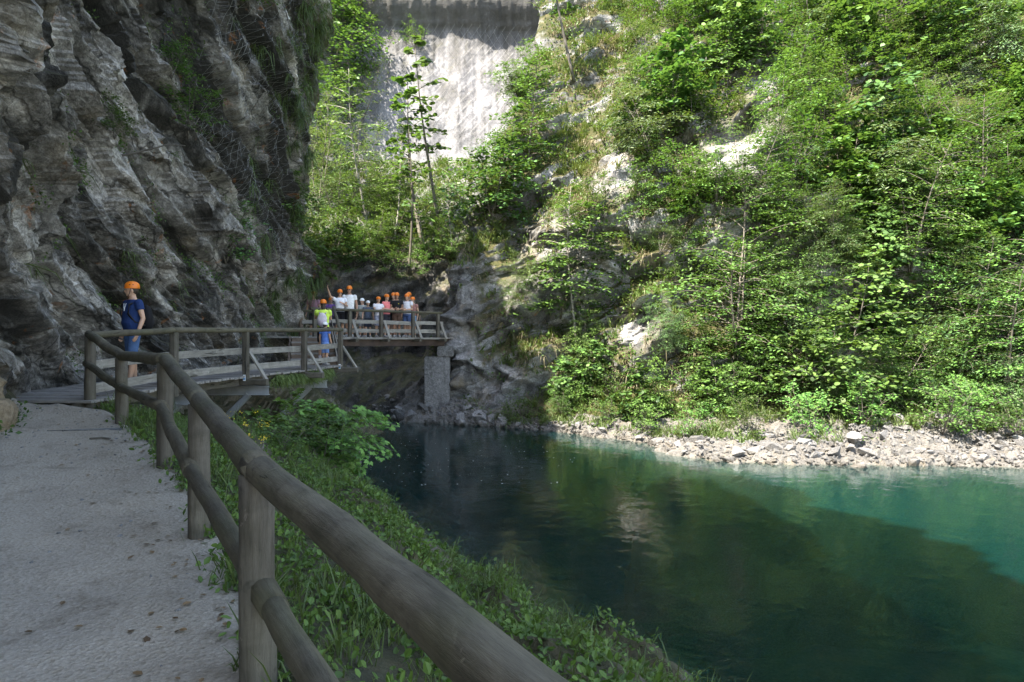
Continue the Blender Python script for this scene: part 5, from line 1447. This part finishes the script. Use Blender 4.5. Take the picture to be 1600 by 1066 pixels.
# ================================================================== STONES
def stone_mesh(seed):
    rs = random.Random(seed); bm = bmesh.new()
    for _ in range(13):
        a, b = rs.uniform(0, 6.28), math.acos(rs.uniform(-1, 1)); r = rs.uniform(.42, .52)
        bm.verts.new((r * math.sin(b) * math.cos(a), r * math.sin(b) * math.sin(a) * .8, r * math.cos(b) * .6))
    bmesh.ops.convex_hull(bm, input=bm.verts)
    for vtx in [x for x in bm.verts if not x.link_faces]: bm.verts.remove(vtx)
    me = bpy.data.meshes.new('stone'); bm.to_mesh(me); bm.free(); me.materials.append(M['stone']); return me
STONES = [stone_mesh(i) for i in range(9)]
sm = ((v > -.06) & (v < .62 + .35 * (fsP[:, 0] > 11))).astype(float) * ((FS.px > 660) & (FS.px < 1680))
p, n = sample(FS, 270, sm * (fsP[:, 0] > 1) + .25 * sm)
for i in range(270):
    s = rr.choice((.12, .16, .2, .26, .3, .42, .62)) * rr.uniform(.8, 1.2)
    o = link('stone', STONES[i % 9], None, gravel_bar); o.location = p[i] + np.array([0, 0, s * .10]); o.rotation_euler = (rr.uniform(-.5, .5), rr.uniform(-.5, .5), rr.uniform(0, 6.28)); o.scale = (s, s * rr.uniform(.7, 1), s * rr.uniform(.6, 1.1))
for i in range(26):                                              # larger blocks by the pier
    h = FS.hit(rr.uniform(590, 800), rr.uniform(628, 662))
    if h is None: continue
    s = rr.uniform(.35, .95)
    o = link('stone', STONES[i % 9], None, gravel_bar); o.location = h[0]; o.rotation_euler = (rr.uniform(-.5, .5), rr.uniform(-.5, .5), rr.uniform(0, 6.28)); o.scale = (s, s * .8, s * rr.uniform(.7, 1.1))
def merged_stones(name, p, smin, smax, parent, mat, label):
    vs_, fs_ = [], []; off = 0
    T = []
    for me in STONES:
        a = np.empty(len(me.vertices) * 3); me.vertices.foreach_get('co', a)
        T.append((a.reshape(-1, 3), np.array([list(q.vertices) for q in me.polygons])))
    for i in range(len(p)):
        tv, tf = T[i % 9]; s = smin + (smax - smin) * rr.random() ** 2.2
        R = np.array(Euler((rr.uniform(-.6, .6), rr.uniform(-.6, .6), rr.uniform(0, 6.28))).to_matrix())
        vs_.append((tv * s) @ R.T + p[i] + np.array([0, 0, s * .1])); fs_.append(tf + off); off += len(tv)
    o = link(name, mesh_np(name, np.concatenate(vs_), np.concatenate(fs_)), mat, parent)
    tag(o, label if parent is None else None, None, kind='stuff'); return o
p, n = sample(FS, 4200, sm)
merged_stones('small_stones', p, .05, .22, gravel_bar, M['stone'], None)
# stones on the ledge below the bridge and at the waterline of the ravine
p, n = sample(RV, 160, ((RV.py > 620) & (RV.py < 668) & (RV.px > 560) & (RV.px < 720)) * 1.0)
o = merged_stones('ledge_stones', p, .08, .5, None, M['stone'], 'pale stones at the waterline under the footbridge'); o['category'] = 'stones'

# foam and petals drifting on the pool
vs_, fs_ = [], []
for i in range(110):
    q = at(rr.uniform(540, 900), rr.uniform(684, 760), 1); d = (EYE - WZ) / (EYE - q[2]); c = V(q[0] * d, d, WZ + .004); r = rr.uniform(.008, .022); k0 = len(vs_)
    for j in range(5): vs_.append(c + V(math.cos(j * 1.257) * r, math.sin(j * 1.257) * r * 1.3, 0))
    fs_.append([k0 + j for j in range(5)])
o = link('foam_flecks', mesh_np('foam_flecks', np.array(vs_), np.array(fs_)), M['foam']); tag(o, 'white flecks drifting on the green pool', 'foam', kind='stuff')

# ================================================================== ROCKFALL NETS
def net(S, i0, i1, j0, j1, step, r, off, name, label):
    P, N = S.P, S.N
    ii = np.arange(i0, i1, step[0]); jj = np.arange(j0, j1, step[1])
    def smooth(A):
        for _ in range(3): A = (np.roll(A, 1, 0) + np.roll(A, -1, 0) + np.roll(A, 1, 1) + np.roll(A, -1, 1) + 4 * A) / 8
        return A
    G = P[np.ix_(ii, jj)]; n = N[np.ix_(ii, jj)]; n = n / (np.linalg.norm(n, axis=2, keepdims=True) + 1e-9)
    G = G + n * off
    a, b = [], []
    for s in (1, -1):
        I, J = np.meshgrid(np.arange(len(ii) - 1), np.arange(1, len(jj) - 1), indexing='ij')
        m = ((I + J) % 2 == 0); I, J = I[m], J[m]
        a.append(G[I, J]); b.append(G[I + 1, J + s])
    a = np.concatenate(a); b = np.concatenate(b)
    if S is RV:
        k = a[:, 2] > 18.2 + 3.0 * fbm(np.stack([a[:, 0] * .22, a[:, 0] * 0, a[:, 0] * 0 + 3], 1), 3); a, b = a[k], b[k]
    d = b - a; d /= np.linalg.norm(d, axis=1)[:, None] + 1e-9
    x = np.cross(d, np.array([.3, .2, 1.0])); x /= np.linalg.norm(x, axis=1)[:, None] + 1e-9; y = np.cross(d, x)
    vs = []
    for e in (a, b):
        for k in range(3): vs.append(e + r * (math.cos(k * 2.094) * x + math.sin(k * 2.094) * y))
    v = np.stack(vs, 1).reshape(-1, 3); B = (np.arange(len(a)) * 6)[:, None]
    f = np.concatenate([B + np.array([[k, (k + 1) % 3, 3 + (k + 1) % 3, 3 + k]]) for k in range(3)])
    o = link(name, mesh_np(name, v, f), M['wire']); tag(o, label, 'net')
xs_ = np.linspace(-24, 9, 420); RVz = RV.P[210, :, 2]
net(RV, int(np.searchsorted(xs_, -11.5)), int(np.searchsorted(xs_, 2.5)), int(np.argmax(RVz > 17.0)), len(RVz) - 60, (4, 3), .006, .08, 'rockfall_net', 'wire rockfall net draped over the pale ravine wall')
yl = LC.P[:, :, 1].mean(1); i0 = int(np.argmax(yl > 16.5)); i1 = int(np.argmax(yl > 24.3))
jA = int(np.argmax(LC.zz - LC.sh[i0] > 8.5)); jB = int(np.argmax(LC.zz - LC.sh[i1] > 15.5)); jB = jB if jB > jA else len(LC.zz) - 1
net(LC, i0, i1, jA, jB, (2, 3), .0035, .05, 'rockfall_net', 'wire rockfall net hanging on the right part of the left cliff')

# ================================================================== SMALL THINGS
# moss and grass hanging from the boardwalk edge
k = np.array([at(rr.uniform(412, 540), rr.uniform(594, 606), rr.uniform(15.4, 18.2)) for _ in range(90)])
lnk = polyline(BW, n=60)[0]
for q in k:
    j = np.argmin(abs(lnk[:, 1] - q[1])); q[0] = lnk[j, 0] + .08; q[2] = lnk[j, 2] - rr.uniform(.10, .2)
tag(tufts(k, np.tile([.8, -.5, 0.], (len(k), 1)), 26, .17, 'hanging_moss', 'grass', up=-.1, width=.008, droop=.8), 'yellow-green moss hanging from the boardwalk edge', 'moss', kind='stuff')
# boulder at the left edge of the path
bm = bmesh.new(); bmesh.ops.create_icosphere(bm, subdivisions=5, radius=1)
for vtx in bm.verts:
    c = np.array([vtx.co[:]]); f_, _e = facets(c[:, 0] * 1.7 + c[:, 1], c[:, 2] * 1.7, 7, .7)
    vtx.co *= 1 + .22 * f_[0] + .14 * fbm(c * 1.6, 3)[0]; vtx.co = Vector((vtx.co.x * .55, vtx.co.y * .95, vtx.co.z * .62))
me = bpy.data.meshes.new('boulder'); bm.to_mesh(me); bm.free()
o = link('boulder', me, M['warmrock']); o.location = (-6.62, 7.9, 2.72); tag(o, 'warm brown boulder at the left edge of the path', 'boulder')
# flat sill and stick on the path
def path_z(x, y):
    Q = PATH.P.reshape(-1, 3); return Q[np.argmin((Q[:, 0] - x) ** 2 + (Q[:, 1] - y) ** 2), 2]
a, c = at(75, 693, 8.3), at(190, 689, 8.5)
mb = MB(); mb.beam(V(a[0], a[1], path_z(a[0], a[1]) - .02), V(c[0], c[1], path_z(c[0], c[1]) - .02), .13, .06, jit=.012)
o = mb.build('path_sill', M['stone']); tag(o, 'pale flat sill stone set across the path', 'sill')
a, c = at(140, 701, 7.9), at(172, 700, 7.9)
mb = MB(); mb.tube([V(a[0], a[1], path_z(a[0], a[1]) + .015), V((a[0] + c[0]) / 2, a[1] + .03, path_z(a[0], a[1]) + .022), V(c[0], c[1], path_z(c[0], c[1]) + .015)], .012, 6)
o = mb.build('stick', M['bark']); tag(o, 'dark stick lying on the path', 'stick')
Q = PATH.P[:, 6:-6].reshape(-1, 3); ii = RNG.choice(len(Q), 900); merged_stones('path_pebbles', Q[ii] - np.array([0, 0, .004]), .008, .05, None, M['stone'], 'loose pebbles lying on the gravel path')['category'] = 'pebbles'
# dead branch on the left cliff
pts = []
for (px, py) in ((190, 243), (215, 238), (240, 232), (262, 226), (290, 228)):
    h = LC.hit(px, py); pts.append(h[0])
dmin = min(q[1] for q in pts) - .25
mb = MB(); mb.tube([at(px, py, dmin + i * .12) for i, (px, py) in enumerate(((190, 243), (215, 238), (240, 232), (262, 226), (290, 228)))], np.linspace(.025, .008, 5), 6)
o = mb.build('dead_branch', M['bark']); tag(o, 'bare dark branch sticking out of the left cliff', 'branch')


Q = PATH.P[:, 3:-3].reshape(-1, 3); Qn = PATH.P.shape[1] - 6
wj = np.tile(np.abs(np.linspace(-1, 1, Qn)) ** 4 + .06, PATH.P.shape[0]); wj = wj * (Q[:, 1] > 2); ii = RNG.choice(len(Q), 420, p=wj / wj.sum())
p = Q[ii] + np.array([0, 0, .012])
me = leaves_mesh('leaf_litter', p, RNG.normal(0, 1, (len(p), 3)) * np.array([1, 1, .08]), .045, 'oval', .12)
tag(link('leaf_litter', me, M['litter']), 'dry brown leaves scattered on the path', 'leaves', kind='stuff')
